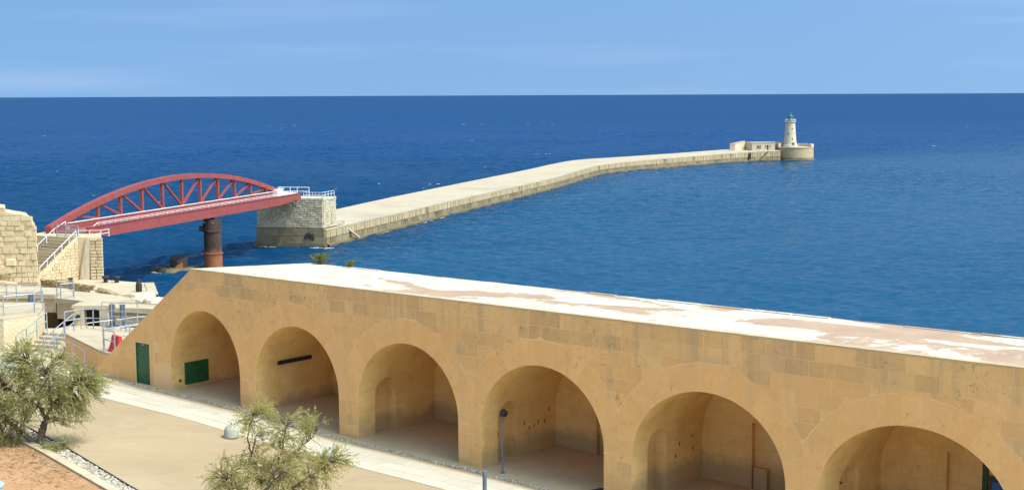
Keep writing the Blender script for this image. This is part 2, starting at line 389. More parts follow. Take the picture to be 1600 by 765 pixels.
def leaf_mat(name, a, b, c3):
    t = NT(name); p = t.pos()
    f = t.math('ADD', t.math('MULTIPLY', t.rnd(), .55), t.math('MULTIPLY', t.noise(p, 1.3, 3), .45))
    c = t.ramp(f, [(.15, a), (.5, b), (.85, c3)]); t.color(c); t.rough(.75, .2)
    tr = t.n('ShaderNodeBsdfTranslucent'); t.l(c, tr.inputs[0])
    mx = t.n('ShaderNodeMixShader'); mx.inputs[0].default_value = .42
    t.l(t.b.outputs[0], mx.inputs[1]); t.l(tr.outputs[0], mx.inputs[2])
    t.l(mx.outputs[0], t.t.nodes['Material Output'].inputs[0]); return t.m
M['leaf'] = leaf_mat('tamarisk_foliage', (.22,.24,.075), (.43,.42,.15), (.66,.57,.24))
M['leaf2'] = leaf_mat('tamarisk_dry_foliage', (.24,.235,.07), (.50,.455,.16), (.72,.60,.25))
M['weed'] = leaf_mat('roof_weed', (.12,.16,.03), (.22,.25,.05), (.32,.31,.08))

# seaward limit of the sheltered water: the line of the breakwater and its continuation
LEE = [(-50, 232), (-40, 275.6), (-31, 307), (-15, 363), (8, 442), (20, 493), (29, 524.5), (40, 546), (58, 571.5), (78, 596), (100, 621.5), (125, 640), (155, 728)]
def sea_mat():
    t = NT('sea_water')
    g = t.n('ShaderNodeNewGeometry'); s = t.n('ShaderNodeSeparateXYZ'); t.l(g.outputs['Position'], s.inputs[0])
    x, y = s.outputs[0], s.outputs[1]
    # sheltered water on the harbour side of the breakwater
    yn = t.n('ShaderNodeMapRange'); yn.inputs[1].default_value = 230; yn.inputs[2].default_value = 730; t.l(y, yn.inputs[0])
    xb = t.math('SUBTRACT', t.math('MULTIPLY', t.ramp(yn.outputs[0], [((yy-230)/500, (xx+60)/220) for xx, yy in LEE]), 220.0), 60.0)
    side = t.math('SUBTRACT', x, xb)
    wob = t.math('MULTIPLY', t.math('SUBTRACT', t.noise(t.pos(), .02, 3), .5), 60)
    mr = t.n('ShaderNodeMapRange', interpolation_type='SMOOTHSTEP'); mr.inputs[1].default_value = -4; mr.inputs[2].default_value = 26
    spread = t.math('ADD', 1.0, t.math('MULTIPLY', t.math('MAXIMUM', t.math('SUBTRACT', y, 600.0), 0.0), .03))
    t.l(t.math('DIVIDE', t.math('ADD', side, t.math('MULTIPLY', wob, .25)), spread), mr.inputs[0])
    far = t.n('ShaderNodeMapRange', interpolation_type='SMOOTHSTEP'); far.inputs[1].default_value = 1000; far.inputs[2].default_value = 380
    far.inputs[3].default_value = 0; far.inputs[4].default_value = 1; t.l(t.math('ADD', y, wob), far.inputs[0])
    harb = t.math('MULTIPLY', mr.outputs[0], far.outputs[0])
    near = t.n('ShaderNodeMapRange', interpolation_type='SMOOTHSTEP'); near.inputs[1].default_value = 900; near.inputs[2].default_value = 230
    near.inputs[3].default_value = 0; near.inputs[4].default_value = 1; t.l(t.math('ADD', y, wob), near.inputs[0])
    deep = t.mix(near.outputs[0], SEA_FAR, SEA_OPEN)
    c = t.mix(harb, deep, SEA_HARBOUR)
    patch = t.ramp(t.noise(t.pos((.4, 1, 1)), .03, 5, .6), [(.35, .42), (.65, .58)])
    c = t.mix(.5, c, patch, 'OVERLAY')
    # wind waves
    rot = RAD(12)
    w2 = t.noise(t.pos((.6, 1, 1), (0, 0, rot)), .55, 4, .6, .3)
    w3 = t.noise(t.pos((.7, 1, 1), (0, 0, -rot)), 1.9, 3, .6)
    h = t.math('ADD', t.math('MULTIPLY', w2, .55), t.math('MULTIPLY', w3, .22))
    amp = t.math('SUBTRACT', 1.0, t.math('MULTIPLY', harb, .30))
    bp = t.n('ShaderNodeBump'); bp.inputs['Strength'].default_value = 1.0; bp.inputs['Distance'].default_value = SEA_AMP
    t.l(t.math('MULTIPLY', h, amp), bp.inputs['Height'])
    fr = t.n('ShaderNodeFresnel'); fr.inputs['IOR'].default_value = 1.33; t.l(bp.outputs[0], fr.inputs['Normal'])
    hor = t.n('ShaderNodeMapRange', interpolation_type='SMOOTHSTEP'); hor.inputs[1].default_value = 900; hor.inputs[2].default_value = 1700
    hor.inputs[3].default_value = 1.0; hor.inputs[4].default_value = .58; t.l(y, hor.inputs[0])      # sky reflection turned down by a distance mask, where the wave mesh flattens out
    top = t.math('ADD', SEA_R0, t.math('MULTIPLY', harb, SEA_R1-SEA_R0))
    fac = t.math('ADD', .015, t.math('MULTIPLY', fr.outputs[0], t.math('MULTIPLY', top, hor.outputs[0])))
    df = t.n('ShaderNodeBsdfDiffuse'); t.l(c, df.inputs[0]); t.l(bp.outputs[0], df.inputs['Normal'])
    gl = t.n('ShaderNodeBsdfGlossy'); gl.inputs['Roughness'].default_value = SEA_ROUGH; t.l(bp.outputs[0], gl.inputs['Normal'])
    mx = t.n('ShaderNodeMixShader'); t.l(fac, mx.inputs[0]); t.l(df.outputs[0], mx.inputs[1]); t.l(gl.outputs[0], mx.inputs[2])
    t.l(mx.outputs[0], t.t.nodes['Material Output'].inputs[0]); t.t.nodes.remove(t.b)
    return t.m
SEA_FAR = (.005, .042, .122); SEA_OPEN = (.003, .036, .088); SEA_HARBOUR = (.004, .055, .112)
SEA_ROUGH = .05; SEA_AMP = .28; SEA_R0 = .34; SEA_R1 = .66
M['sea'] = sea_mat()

# ================================================================ SEA
def build_sea():
    """open water with a wind sea, calmer in the lee of the breakwater; flat to the horizon beyond"""
    import numpy as np
    rng = np.random.default_rng(12)
    ys = [95.0]
    while ys[-1] < 1500: ys.append(ys[-1]+max(.55, ys[-1]*.0021))
    ys = np.array(ys); nc = 560; tn = np.linspace(-.46, .46, nc)
    Y = np.repeat(ys[:, None], nc, 1); X = Y*tn[None, :]
    side = X-np.interp(Y, [p[1] for p in LEE], [p[0] for p in LEE])
    calm = np.clip((side+4)/10, 0, 1)*np.clip((1000-Y)/350, 0, 1)
    Z = np.zeros_like(X)
    for k in range(60):
        lam = 2.2*(8.0**(rng.random()**1.4)); a = np.radians(rng.normal(-78, 30)); kx, ky = np.cos(a)*2*np.pi/lam, np.sin(a)*2*np.pi/lam
        amp = (.0115 if lam < 5 else .0090)*lam*(1 if lam < 9 else 9/lam); ph = rng.random()*6.28
        w = np.sin(kx*X+ky*Y+ph+.8*np.sin(X*.013+ph)+.8*np.sin(Y*.017+2*ph))
        w = w+.25*np.cos(2*(kx*X+ky*Y+ph))
        Z += amp*w*(1-(.72 if lam > 5 else .22)*calm)
    gust = .75+.35*np.sin(X*.021+1.3*np.sin(Y*.011))*np.sin(Y*.013+.7)
    edge = np.clip((1500-Y)/400, 0, 1)*np.clip((.46-np.abs(tn))[None, :]/.03, 0, 1)*np.clip((Y-95)/10, 0, 1)
    Z *= gust*edge
    n = len(ys); co = np.stack([X, Y, Z], -1).reshape(-1, 3)
    i = np.arange(n-1)[:, None]*nc+np.arange(nc-1)[None, :]
    q = np.stack([i, i+1, i+nc+1, i+nc], -1).reshape(-1, 4)
    R0 = 120000.0; b = len(co); yf, y0 = ys[-1], ys[0]
    co = np.concatenate([co, [(-R0, -2000, 0), (R0, -2000, 0), (R0, y0, 0), (-R0, y0, 0), (R0, yf, 0), (-R0, yf, 0), (R0, R0, 0), (-R0, R0, 0)]])
    extra = np.array([(b, b+1, b+2, b+3), (nc-1, b+2, b+4, (n-1)*nc+nc-1), (b+3, 0, (n-1)*nc, b+5), (b+5, b+4, b+6, b+7)])
    q = np.concatenate([q, extra]).astype(np.int32)
    me = bpy.data.meshes.new('sea'); me.vertices.add(len(co)); me.vertices.foreach_set('co', co.astype(np.float32).ravel())
    me.loops.add(q.size); me.loops.foreach_set('vertex_index', q.ravel())
    me.polygons.add(len(q)); me.polygons.foreach_set('loop_start', np.arange(0, q.size, 4, dtype=np.int32))
    me.polygons.foreach_set('use_smooth', np.ones(len(q), dtype=bool))
    me.update(calc_edges=True); me.validate(); me.materials.append(M['sea'])
    o = bpy.data.objects.new('sea', me); COL.objects.link(o); tag(o, kind='structure')
build_sea()

# ================================================================ GROUND (arcade frame: s along the wall, n into it)
A0 = Vector((-14.43, 64.44, 15.3)); ARZ = -math.atan2(.6361, .7716)
DS = Vector((.7716, -.6361, 0)); DN = Vector((.6361, .7716, 0))
def gz(s): return interp(s, [-9, -3, 3, 9.5, 17, 23, 36], [.38, .36, .26, -.06, -.17, -.32, -.5])
def W(s, n, z): return A0+DS*s+DN*n+Vector((0, 0, z))

LAND = [(-170, 215), (-66, 207), (-57, 201), (-50, 193), (-45, 178), (-28, 132), (-10, 106), (3, 86), (24, 66), (62, 34), (140, -60), (140, -170), (-230, -170), (-230, 215)]
def land_inside(x, y):
    c = False; n = len(LAND)
    for i in range(n):
        (x1, y1), (x2, y2) = LAND[i], LAND[(i+1) % n]
        if (y1 > y) != (y2 > y) and x < (x2-x1)*(y-y1)/(y2-y1)+x1: c = not c
    return c
def land_dist(x, y):
    best = 1e9; n = len(LAND)
    for i in range(n):
        (x1, y1), (x2, y2) = LAND[i], LAND[(i+1) % n]
        dx, dy = x2-x1, y2-y1; t = max(0, min(1, ((x-x1)*dx+(y-y1)*dy)/(dx*dx+dy*dy)))
        best = min(best, math.hypot(x-x1-t*dx, y-y1-t*dy))
    return best
def land_h(x, y):
    d = Vector((x, y, 0))-Vector((A0.x, A0.y, 0)); s = d.dot(DS)
    n_ = d.dot(DN); top = 15.3+gz(s)-.06-1.3*max(0, min(1, (-8.8-s)/1.0))*max(0, min(1, (n_-1.6)/1.0))
    if y > 92: top = lerp(top, 3.4, min(1, (y-92)/78.0))+.5*pnoise(Vector((x*.15, y*.15, 0)))*min(1, (y-92)/20)
    k = land_dist(x, y)
    if not land_inside(x, y): k = -k
    return min(top, k*1.25-2.0)
def build_ground():
    xs = list(range(-230, -80, 10))+[-80+2*i for i in range(81)]+list(range(85, 150, 8))
    ys = list(range(-170, 30, 10))+[30+2*i for i in range(94)]
    mb = MB(); nx = len(xs)
    mb.v = [(x, y, land_h(x, y)) for y in ys for x in xs]
    mb.f = [(j*nx+i, j*nx+i+1, (j+1)*nx+i+1, (j+1)*nx+i) for j in range(len(ys)-1) for i in range(nx-1)]
    o = mb.build('ground', M['ground'], fix=False, smooth=True); tag(o, kind='structure')
build_ground()

def sheet(name, s0, s1, nf0, nf1, dz, mat, ns=40, nn=6, parent=None, thick=0.0):
    """ground sheet between n=nf0(s) and n=nf1(s), following the slope of the forecourt"""
    mb = MB()
    for i in range(ns+1):
        s = lerp(s0, s1, i/ns); a, b = nf0(s), nf1(s)
        for j in range(nn+1): mb.v.append(tuple(W(s, lerp(a, b, j/nn), gz(s)+dz)))
    mb.f = [(i*(nn+1)+j, (i+1)*(nn+1)+j, (i+1)*(nn+1)+j+1, i*(nn+1)+j+1) for i in range(ns) for j in range(nn)]
    if thick:
        b = len(mb.v)
        mb.v += [(x, y, z-thick) for x, y, z in mb.v]
        rim = [i*(nn+1) for i in range(ns+1)]
        for q in (0, nn):
            for i in range(ns):
                u, w = i*(nn+1)+q, (i+1)*(nn+1)+q; mb.f.append((u, w, w+b, u+b))
    o = mb.build(name, mat, parent, fix=False)
    for p in o.data.polygons:
        if p.normal.z < 0 and abs(p.normal.z) > .5: p.flip()
    return o
def kerb_a(s): return -8.63-.198*s          # dark steel edging along the gravel
def kerb_b(s): return -9.50-.168*s          # gravel to kerb
def kerb_c(s): return kerb_b(s)-.36         # outer edge of kerb
tag(sheet('vault_floor', -8.5, 47, lambda s: -1.05, lambda s: 4.7, .0, M['apron'], 60), kind='structure')
tag(sheet('forecourt', -16, 30, lambda s: -3.1, kerb_a, .004, M['forecourt'], 50, 8), kind='structure')
tag(sheet('forecourt', 30, 47, lambda s: -3.1, lambda s: -16, .004, M['forecourt'], 10, 8), kind='structure')
tag(sheet('planting_bed', -16, 30, kerb_c, lambda s: -32, .02, M['earth'], 40, 20), kind='structure')
tag(sheet('gravel_bed', -16, 30, kerb_a, kerb_b, -.02, M['apron'], 40, 3), kind='structure')
def kerb():
    root = tag(sheet('kerb', -16, 30, kerb_b, kerb_c, .11, M['concrete'], 46, 1, thick=.3), kind='structure')
    e = MB()
    for i in range(46):
        s0, s1 = -16+i, -15+i
        p, q = W(s0, kerb_a(s0), gz(s0)+.02), W(s1, kerb_a(s1), gz(s1)+.02); e.beam(p, q, .025, .09)
    e.build('steel_edging', M['dark'], root)
kerb()
def path():
    root = sheet('path', -16, 47, lambda s: -1.05, lambda s: -3.1, .003, M['mortar'], 50, 3); tag(root, kind='structure')
    rng = random.Random(5)
    for n0, n1 in ((-1.06, -1.72), (-1.72, -2.42), (-2.42, -3.1)):
        s = -16+rng.uniform(-.5, 0)
        while s < 38:
            w = rng.uniform(.9, 1.5); a, b = s+.006, s+w-.006
            q = [W(a, n0-.006, gz(a)), W(b, n0-.006, gz(b)), W(b, n1+.006, gz(b)), W(a, n1+.006, gz(a))]
            dz = rng.uniform(.018, .026); mb = MB()
            mb.add([(p.x, p.y, p.z-.02) for p in q]+[(p.x, p.y, p.z+dz) for p in q], [(0,1,2,3),(4,5,6,7),(0,1,5,4),(1,2,6,5),(2,3,7,6),(3,0,4,7)])
            mb.build('paving_slab', M['paving'], root); s += w
path()
def pebbles():
    rng = random.Random(11); mb = MB()
    for i in range(2400):                                   # gravel in the planting edge
        s = rng.uniform(-6, 14); a, b = kerb_a(s)-.03, kerb_b(s)+.03
        n = rng.uniform(b, a) if a > b else a; r = rng.uniform(.025, .06); p = W(s, n, gz(s)+r*.2)
        mb.lump(p, r, r, r*.7, rng)
    tag(mb.build('gravel', M['pebble'], fix=False), 'pale gravel filling the strip between forecourt and kerb', 'gravel', kind='stuff')
    mb = MB()
    for i in range(1700):                                   # cobbles along the foot of the arcade
        s = rng.uniform(-8, 30); n = rng.gauss(-.44, .07)-.012*max(0, s-8); r = rng.uniform(.025, .06); p = W(s, n, gz(s)+r*.15)
        mb.lump(p, r, r, r*.7, rng)
    tag(mb.build('cobbles', M['pebble'], fix=False), 'strip of loose cobbles along the foot of the arcade', 'cobbles', kind='stuff')
    mb = MB()
    for i in range(420):
        s = rng.uniform(-4, 14); n = kerb_c(s)-abs(rng.gauss(0, 1.6))-.05; r = rng.uniform(.012, .05); p = W(s, n, gz(s)+.02+r*.2)
        mb.lump(p, r, r, r*.7, rng)
    tag(mb.build('stones', M['rubble'], fix=False), 'small stones scattered on the red earth', 'stones', kind='stuff')
pebbles()
def litter():
    rng = random.Random(13); mb = MB()
    for i in range(900):
        s = rng.gauss(3.5, 3.0); n = kerb_c(s)-abs(rng.gauss(0, 1.5))-.03; p = W(s, n, gz(s)+.03); a = rng.uniform(0, 6.28); l = rng.uniform(.04, .16); w = rng.uniform(.006, .018)
        d = Vector((math.cos(a), math.sin(a), rng.uniform(-.1, .2)))*l; q = Vector((-math.sin(a), math.cos(a), 0))*w; b = len(mb.v)
        mb.v += [tuple(p-d-q), tuple(p+d-q*.3), tuple(p+d+q*.3), tuple(p-d+q)]; mb.f.append((b, b+1, b+2, b+3))
    tag(mb.build('leaf_litter', M['bark'], fix=False), 'dry twigs and litter on the red earth under the tree', 'litter', kind='stuff')
litter()

# ================================================================ ARCADE
ARCH = [(.25, 2.52, 4.38), (6.52, 2.67, 4.30), (13.13, 2.80, 4.28), (20.03, 2.92, 4.20), (27.22, 3.05, 4.14), (34.62, 3.20, 4.05), (42.2, 3.25, 4.0)]
ARB = 2.78; RING = .98; DEPTH = 4.7; TOP = 6.24; LEFT = -8.3; RIGHT = 47.0
SKEW = 2.85                                       # the end is not square: its back corner lies further right
DIAG_M = .711; DIAG_C = 6.30+DIAG_M*.5            # sloping end: z = DIAG_C + DIAG_M*s
def zs_of(a): return a[2]-ARB
def hw_ext(a, z):
    zs = zs_of(a); b = ARB+RING
    if z >= zs+b: return -1.0
    if z <= zs: return a[1]+RING
    return (a[1]+RING)*math.sqrt(max(0, 1-((z-zs)/b)**2))
arcade = empty('vaulted_arcade', A0, ARZ, 'long ochre limestone arcade of deep arches with white flat roof', 'arcade')

def arcade_core():
    pts = [(LEFT, -1.6)]
    for c, r, zc in ARCH:
        zs = zc-ARB; pts += [(c-r, -1.6), (c-r, zs*.5)]
        for k in range(33):
            a = math.pi*(1-k/32); pts.append((c+r*math.cos(a), zs+ARB*math.sin(a)))
        pts += [(c+r, zs*.5), (c+r, -1.6)]
    pts += [(RIGHT, -1.6), (RIGHT, TOP), ((TOP-DIAG_C)/DIAG_M, TOP), (LEFT, DIAG_C+DIAG_M*LEFT)]
    bm = bmesh.new(); vs = [bm.verts.new((p[0], 0, p[1])) for p in pts]; f = bm.faces.new(vs)
    r = bmesh.ops.extrude_face_region(bm, geom=[f])
    for v in [e for e in r['geom'] if isinstance(e, bmesh.types.BMVert)]:
        v.co.y = DEPTH
        if v.co.z > TOP-.01 and v.co.x < 1: v.co.x += SKEW
    bmesh.ops.triangulate(bm, faces=[q for q in bm.faces if len(q.verts) > 4])
    bmesh.ops.recalc_face_normals(bm, faces=bm.faces)
    me = bpy.data.meshes.new('wall'); bm.to_mesh(me); bm.free()
    o = bpy.data.objects.new('wall', me); COL.objects.link(o)
    # niches in the left side walls and the recess of the green door
    cut = MB()
    for i, (c, r, zc) in enumerate(ARCH):
        if i < 2: continue
        n0, n1 = (1.0, 2.22) if i < 5 else (1.55, 2.95); hz = 2.45-.07*i+(-.15 if i == 5 else 0); x0, x1 = c-r-.55, c-r+.5
        mid = (n0+n1)/2; rr = (n1-n0)/2; prof = [(n0, -1.0), (n1, -1.0)]
        for k in range(13):
            a = math.pi*k/12; prof.append((mid+rr*math.cos(a), hz-.62+.62*math.sin(a)))
        n = len(prof)
        cut.add([(x0, p[0], p[1]) for p in prof]+[(x1, p[0], p[1]) for p in prof],
                [tuple(range(n)), tuple(range(n, 2*n))[::-1]]+[(k, n+k, n+(k+1) % n, (k+1) % n) for k in range(n)])
    cut.box(-5.06, -3.93, -.3, .16, -.2, 2.38)
    co = cut.build('cutter', None)
    md = o.modifiers.new('niches', 'BOOLEAN'); md.operation = 'DIFFERENCE'; md.solver = 'EXACT'; md.object = co
    dg = bpy.context.evaluated_depsgraph_get(); ev = o.evaluated_get(dg)
    nm = bpy.data.meshes.new_from_object(ev); o.modifiers.clear(); o.data = nm; nm.name = 'wall'
    bpy.data.objects.remove(co, do_unlink=True)
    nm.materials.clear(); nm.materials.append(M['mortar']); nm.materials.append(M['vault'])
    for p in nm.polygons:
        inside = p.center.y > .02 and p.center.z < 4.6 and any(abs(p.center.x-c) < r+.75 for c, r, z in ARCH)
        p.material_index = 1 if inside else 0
    o.parent = arcade
    # back wall with shallow recesses
    mb = MB(); x = LEFT
    holes = [(26.33, 28.1, 2.1), (33.8, 35.05, 2.2), (19.2, 20.6, 1.35)]
    XB = (TOP-DIAG_C)/DIAG_M+SKEW; ZL = DIAG_C+DIAG_M*LEFT
    mb.box(XB, RIGHT, DEPTH+.22, DEPTH+.3, -1.6, TOP); mb.slab([(LEFT, -1.6), (XB, -1.6), (XB, TOP), (LEFT, ZL)], (0, 0, 0), (1, 0, 0), (0, 0, 1), (0, 1, 0), DEPTH+.22, DEPTH+.3)
    edges = sorted([LEFT, XB, RIGHT]+[v for h in holes for v in h[:2]])
    for a, b in zip(edges[:-1], edges[1:]):
        h = [q for q in holes if abs(q[0]-a) < 1e-6]
        if a == LEFT: mb.slab([(a, -1.6), (b, -1.6), (b, TOP), (a, ZL)], (0, 0, 0), (1, 0, 0), (0, 0, 1), (0, 1, 0), DEPTH+.003, DEPTH+.215); continue
        mb.box(a, b, DEPTH+.003, DEPTH+.217, h[0][2] if h else -1.6, TOP)
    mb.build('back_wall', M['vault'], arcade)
arcade_core()

def block(poly, rng, name='stone_block', proud=None, mat='wall', into=None):
    if len(poly) < 3 or area(poly) < .012: return
    pr = proud if proud is not None else rng.uniform(.003, .010)
    mb = into or MB()
    mb.slab(poly, (0, 0, 0), (1, 0, 0), (0, 0, 1), (0, -1, 0), -.02, pr, .006)
    if into is None: mb.build(name, M[mat], arcade)

def arcade_blocks():
    rng = random.Random(3); cells = []
    # voussoirs
    nA = len(ARCH); mids = [-3.62]+[(ARCH[i][0]+ARCH[i][1]+ARCH[i+1][0]-ARCH[i+1][1])/2 for i in range(nA-1)]+[46.2]
    vb = MB()
    for i, (c, r, zc) in enumerate(ARCH):
        zs = zc-ARB; N = 19; J = .0036
        cuts = [math.pi*k/N+rng.uniform(-.018, .018)*(0 < k < N) for k in range(N+1)]
        for k in range(N):
            a0, a1 = cuts[k]+J, cuts[k+1]-J; ring = RING*rng.uniform(.96, 1.0) if rng.random() < .8 else RING*.62
            inn = [(c+r*math.cos(lerp(a0, a1, t)), zs+ARB*math.sin(lerp(a0, a1, t))) for t in (0, .5, 1)]
            out = [(c+(r+ring-.016)*math.cos(lerp(a0, a1, t)), zs+(ARB+ring-.016)*math.sin(lerp(a0, a1, t))) for t in (1, .5, 0)]
            p = clip_half(clip_half(inn+out, 1, 0, mids[i+1]-.006), -1, 0, -mids[i]-.006)
            if i < 6: block(p, rng, 'voussoir', mat='ring')
            else: block(p, rng, into=vb)
            if ring < RING*.7:
                o2 = [(c+(r+RING-.016)*math.cos(lerp(a0, a1, t)), zs+(ARB+RING-.016)*math.sin(lerp(a0, a1, t))) for t in (1, .5, 0)]
                i2 = [(c+(r+ring+.004)*math.cos(lerp(a0, a1, t)), zs+(ARB+ring+.004)*math.sin(lerp(a0, a1, t))) for t in (0, .5, 1)]
                p = clip_half(clip_half(i2+o2, 1, 0, mids[i+1]-.006), -1, 0, -mids[i]-.006)
                if i < 6: block(p, rng, 'voussoir', mat='ring')
                else: block(p, rng, into=vb)
    # piers below the springing
    for i in range(nA-1):
        a, b = ARCH[i][0]+ARCH[i][1]+.004, ARCH[i+1][0]-ARCH[i+1][1]-.004; z = gz(a)-.35; zt = min(zs_of(ARCH[i]), zs_of(ARCH[i+1]))
        while z < zt-.05:
            h = min(rng.uniform(.42, .56), zt-z)
            if zt-z-h < .2: h = zt-z
            if rng.random() < .5: cells.append([(a, z+.010), (b, z+.010), (b, z+h-.010), (a, z+h-.010)])
            else:
                m = lerp(a, b, rng.uniform(.3, .7))
                cells.append([(a, z+.010), (m-.010, z+.010), (m-.010, z+h-.010), (a, z+h-.010)])
                cells.append([(m+.010, z+.010), (b, z+.010), (b, z+h-.010), (m+.010, z+h-.010)])
            z += h
    # coursed wall
    rows = [TOP-.01]
    while rows[-1] > -.3: rows.append(rows[-1]-rng.uniform(.50, .62))
    for z1, z0 in zip(rows[:-1], rows[1:]):
        spans = []
        crown = max(zs_of(a)+ARB+RING for a in ARCH)
        if z0 >= crown-.12: spans.append((None, None))
        else:
            spans.append((None, 0))
            for i in range(nA-1): spans.append((i, i+1))
            spans.append((nA-1, None))
        for li, ri in spans:
            def Lf(z): return LEFT if li is None else ARCH[li][0]+max(0, hw_ext(ARCH[li], z)+.012)
            def Rf(z): return RIGHT if ri is None else ARCH[ri][0]-max(0, hw_ext(ARCH[ri], z)+.012)
            zz = [lerp(z0+.011, z1-.011, k/4) for k in range(5)]
            lo, hi = min(Lf(z) for z in zz), max(Rf(z) for z in zz)
            if hi-lo < .1: continue
            x = lo-rng.uniform(0, .3) if li is None else lo
            while x < hi:
                w = rng.choice([.45, .6, .75, .9, .9, 1.05, 1.3])*rng.uniform(.9, 1.1)
                if hi-x-w < .25: w = hi-x+.01
                xa, xb = x+.011, x+w-.011; x += w
                Lp, Rp = [], []
                for z in zz:
                    l_, r_ = max(xa, Lf(z)), min(xb, Rf(z))
                    if r_-l_ > .02: Lp.append((l_, z)); Rp.append((r_, z))
                if len(Lp) < 2: continue
                if all(abs(p[0]-xa) < 1e-6 for p in Lp): Lp = [Lp[0], Lp[-1]]
                if all(abs(p[0]-xb) < 1e-6 for p in Rp): Rp = [Rp[0], Rp[-1]]
                poly = Rp+Lp[::-1]
                poly = clip_half(poly, -DIAG_M, 1, DIAG_C-.03)          # below the sloping end
                if len(poly) < 3: continue
                # keep the plain surround of the door free
                if z0 < 2.45 and xa < -3.62 and li is None:
                    pl = clip_half(poly, 1, 0, -5.12); prr = clip_half(clip_half(poly, -1, 0, 3.88), 1, 0, -3.63)
                    up = clip_half(clip_half(clip_half(poly, -1, 0, 5.11), 1, 0, -3.89), 0, -1, -2.44)
                    for q in (pl, prr, up):
                        if len(q) >= 3: cells.append(q)
                    continue
                if li is None and ri == 0: poly = clip_half(poly, 1, 0, 999)
                cells.append(poly)
    near = [c for c in cells if len(c) >= 3 and area(c) >= .012 and min(p[0] for p in c) < 39 and max(p[1] for p in c) > -.1]
    rest = [c for c in cells if c not in near]
    near.sort(key=lambda c: -area(c)); rest += near[300:]
    for p in near[:300]: block(p, rng, mat='walltop' if sum(q[1] for q in p)/len(p) > 5.0 or rng.random() < .12 else 'wall')
    for p in rest: block(p, rng, into=vb)
    tag(vb.build('small_stones', M['wall'], arcade), kind='stuff')
arcade_blocks()

def arcade_roof():
    rng = random.Random(9); mb = MB(); N = 120
    s0 = (TOP-DIAG_C)/DIAG_M-.05
    front = []; back = []
    for i in range(N+1):
        s = lerp(s0, RIGHT, i/N); sb = lerp(s0+SKEW, RIGHT, i/N)
        front.append((s, -.018+rng.uniform(-.008, .008)))
        b = 4.86+.06*pnoise(Vector((sb*.9, 0, 3)))+rng.uniform(-.015, .015)
        back.append((sb, b))
    n = N+1
    for row, z in ((front, TOP+.004), (front, TOP+.045), (back, TOP+.05), (back, TOP+.004)):
        for s, y in row: mb.v.append((s, y, z+(.006*pnoise(Vector((s*3, z, 0))) if z > TOP+.05 else 0)))
    for i in range(N):
        for a, b in ((0, 1), (1, 2), (2, 3), (3, 0)): mb.f.append((a*n+i, a*n+i+1, b*n+i+1, b*n+i))
    mb.f += [(0, n, 2*n, 3*n), (n-1, 2*n-1, 3*n-1, 4*n-1)]
    mb.build('roof', M['roof'], arcade)
    cp = MB(); s = 3.0
    while s < RIGHT:
        w = rng.uniform(1.2, 3.2)
        if rng.random() < .8: 
            cp = MB(); cp.box(s, s+w-.05, 4.58+rng.uniform(0, .1), 4.80+rng.uniform(0, .04), TOP+.04, TOP+.07+rng.uniform(0, .025)); cp.build('edging_stone', M['roof'], arcade)
        s += w
arcade_roof()

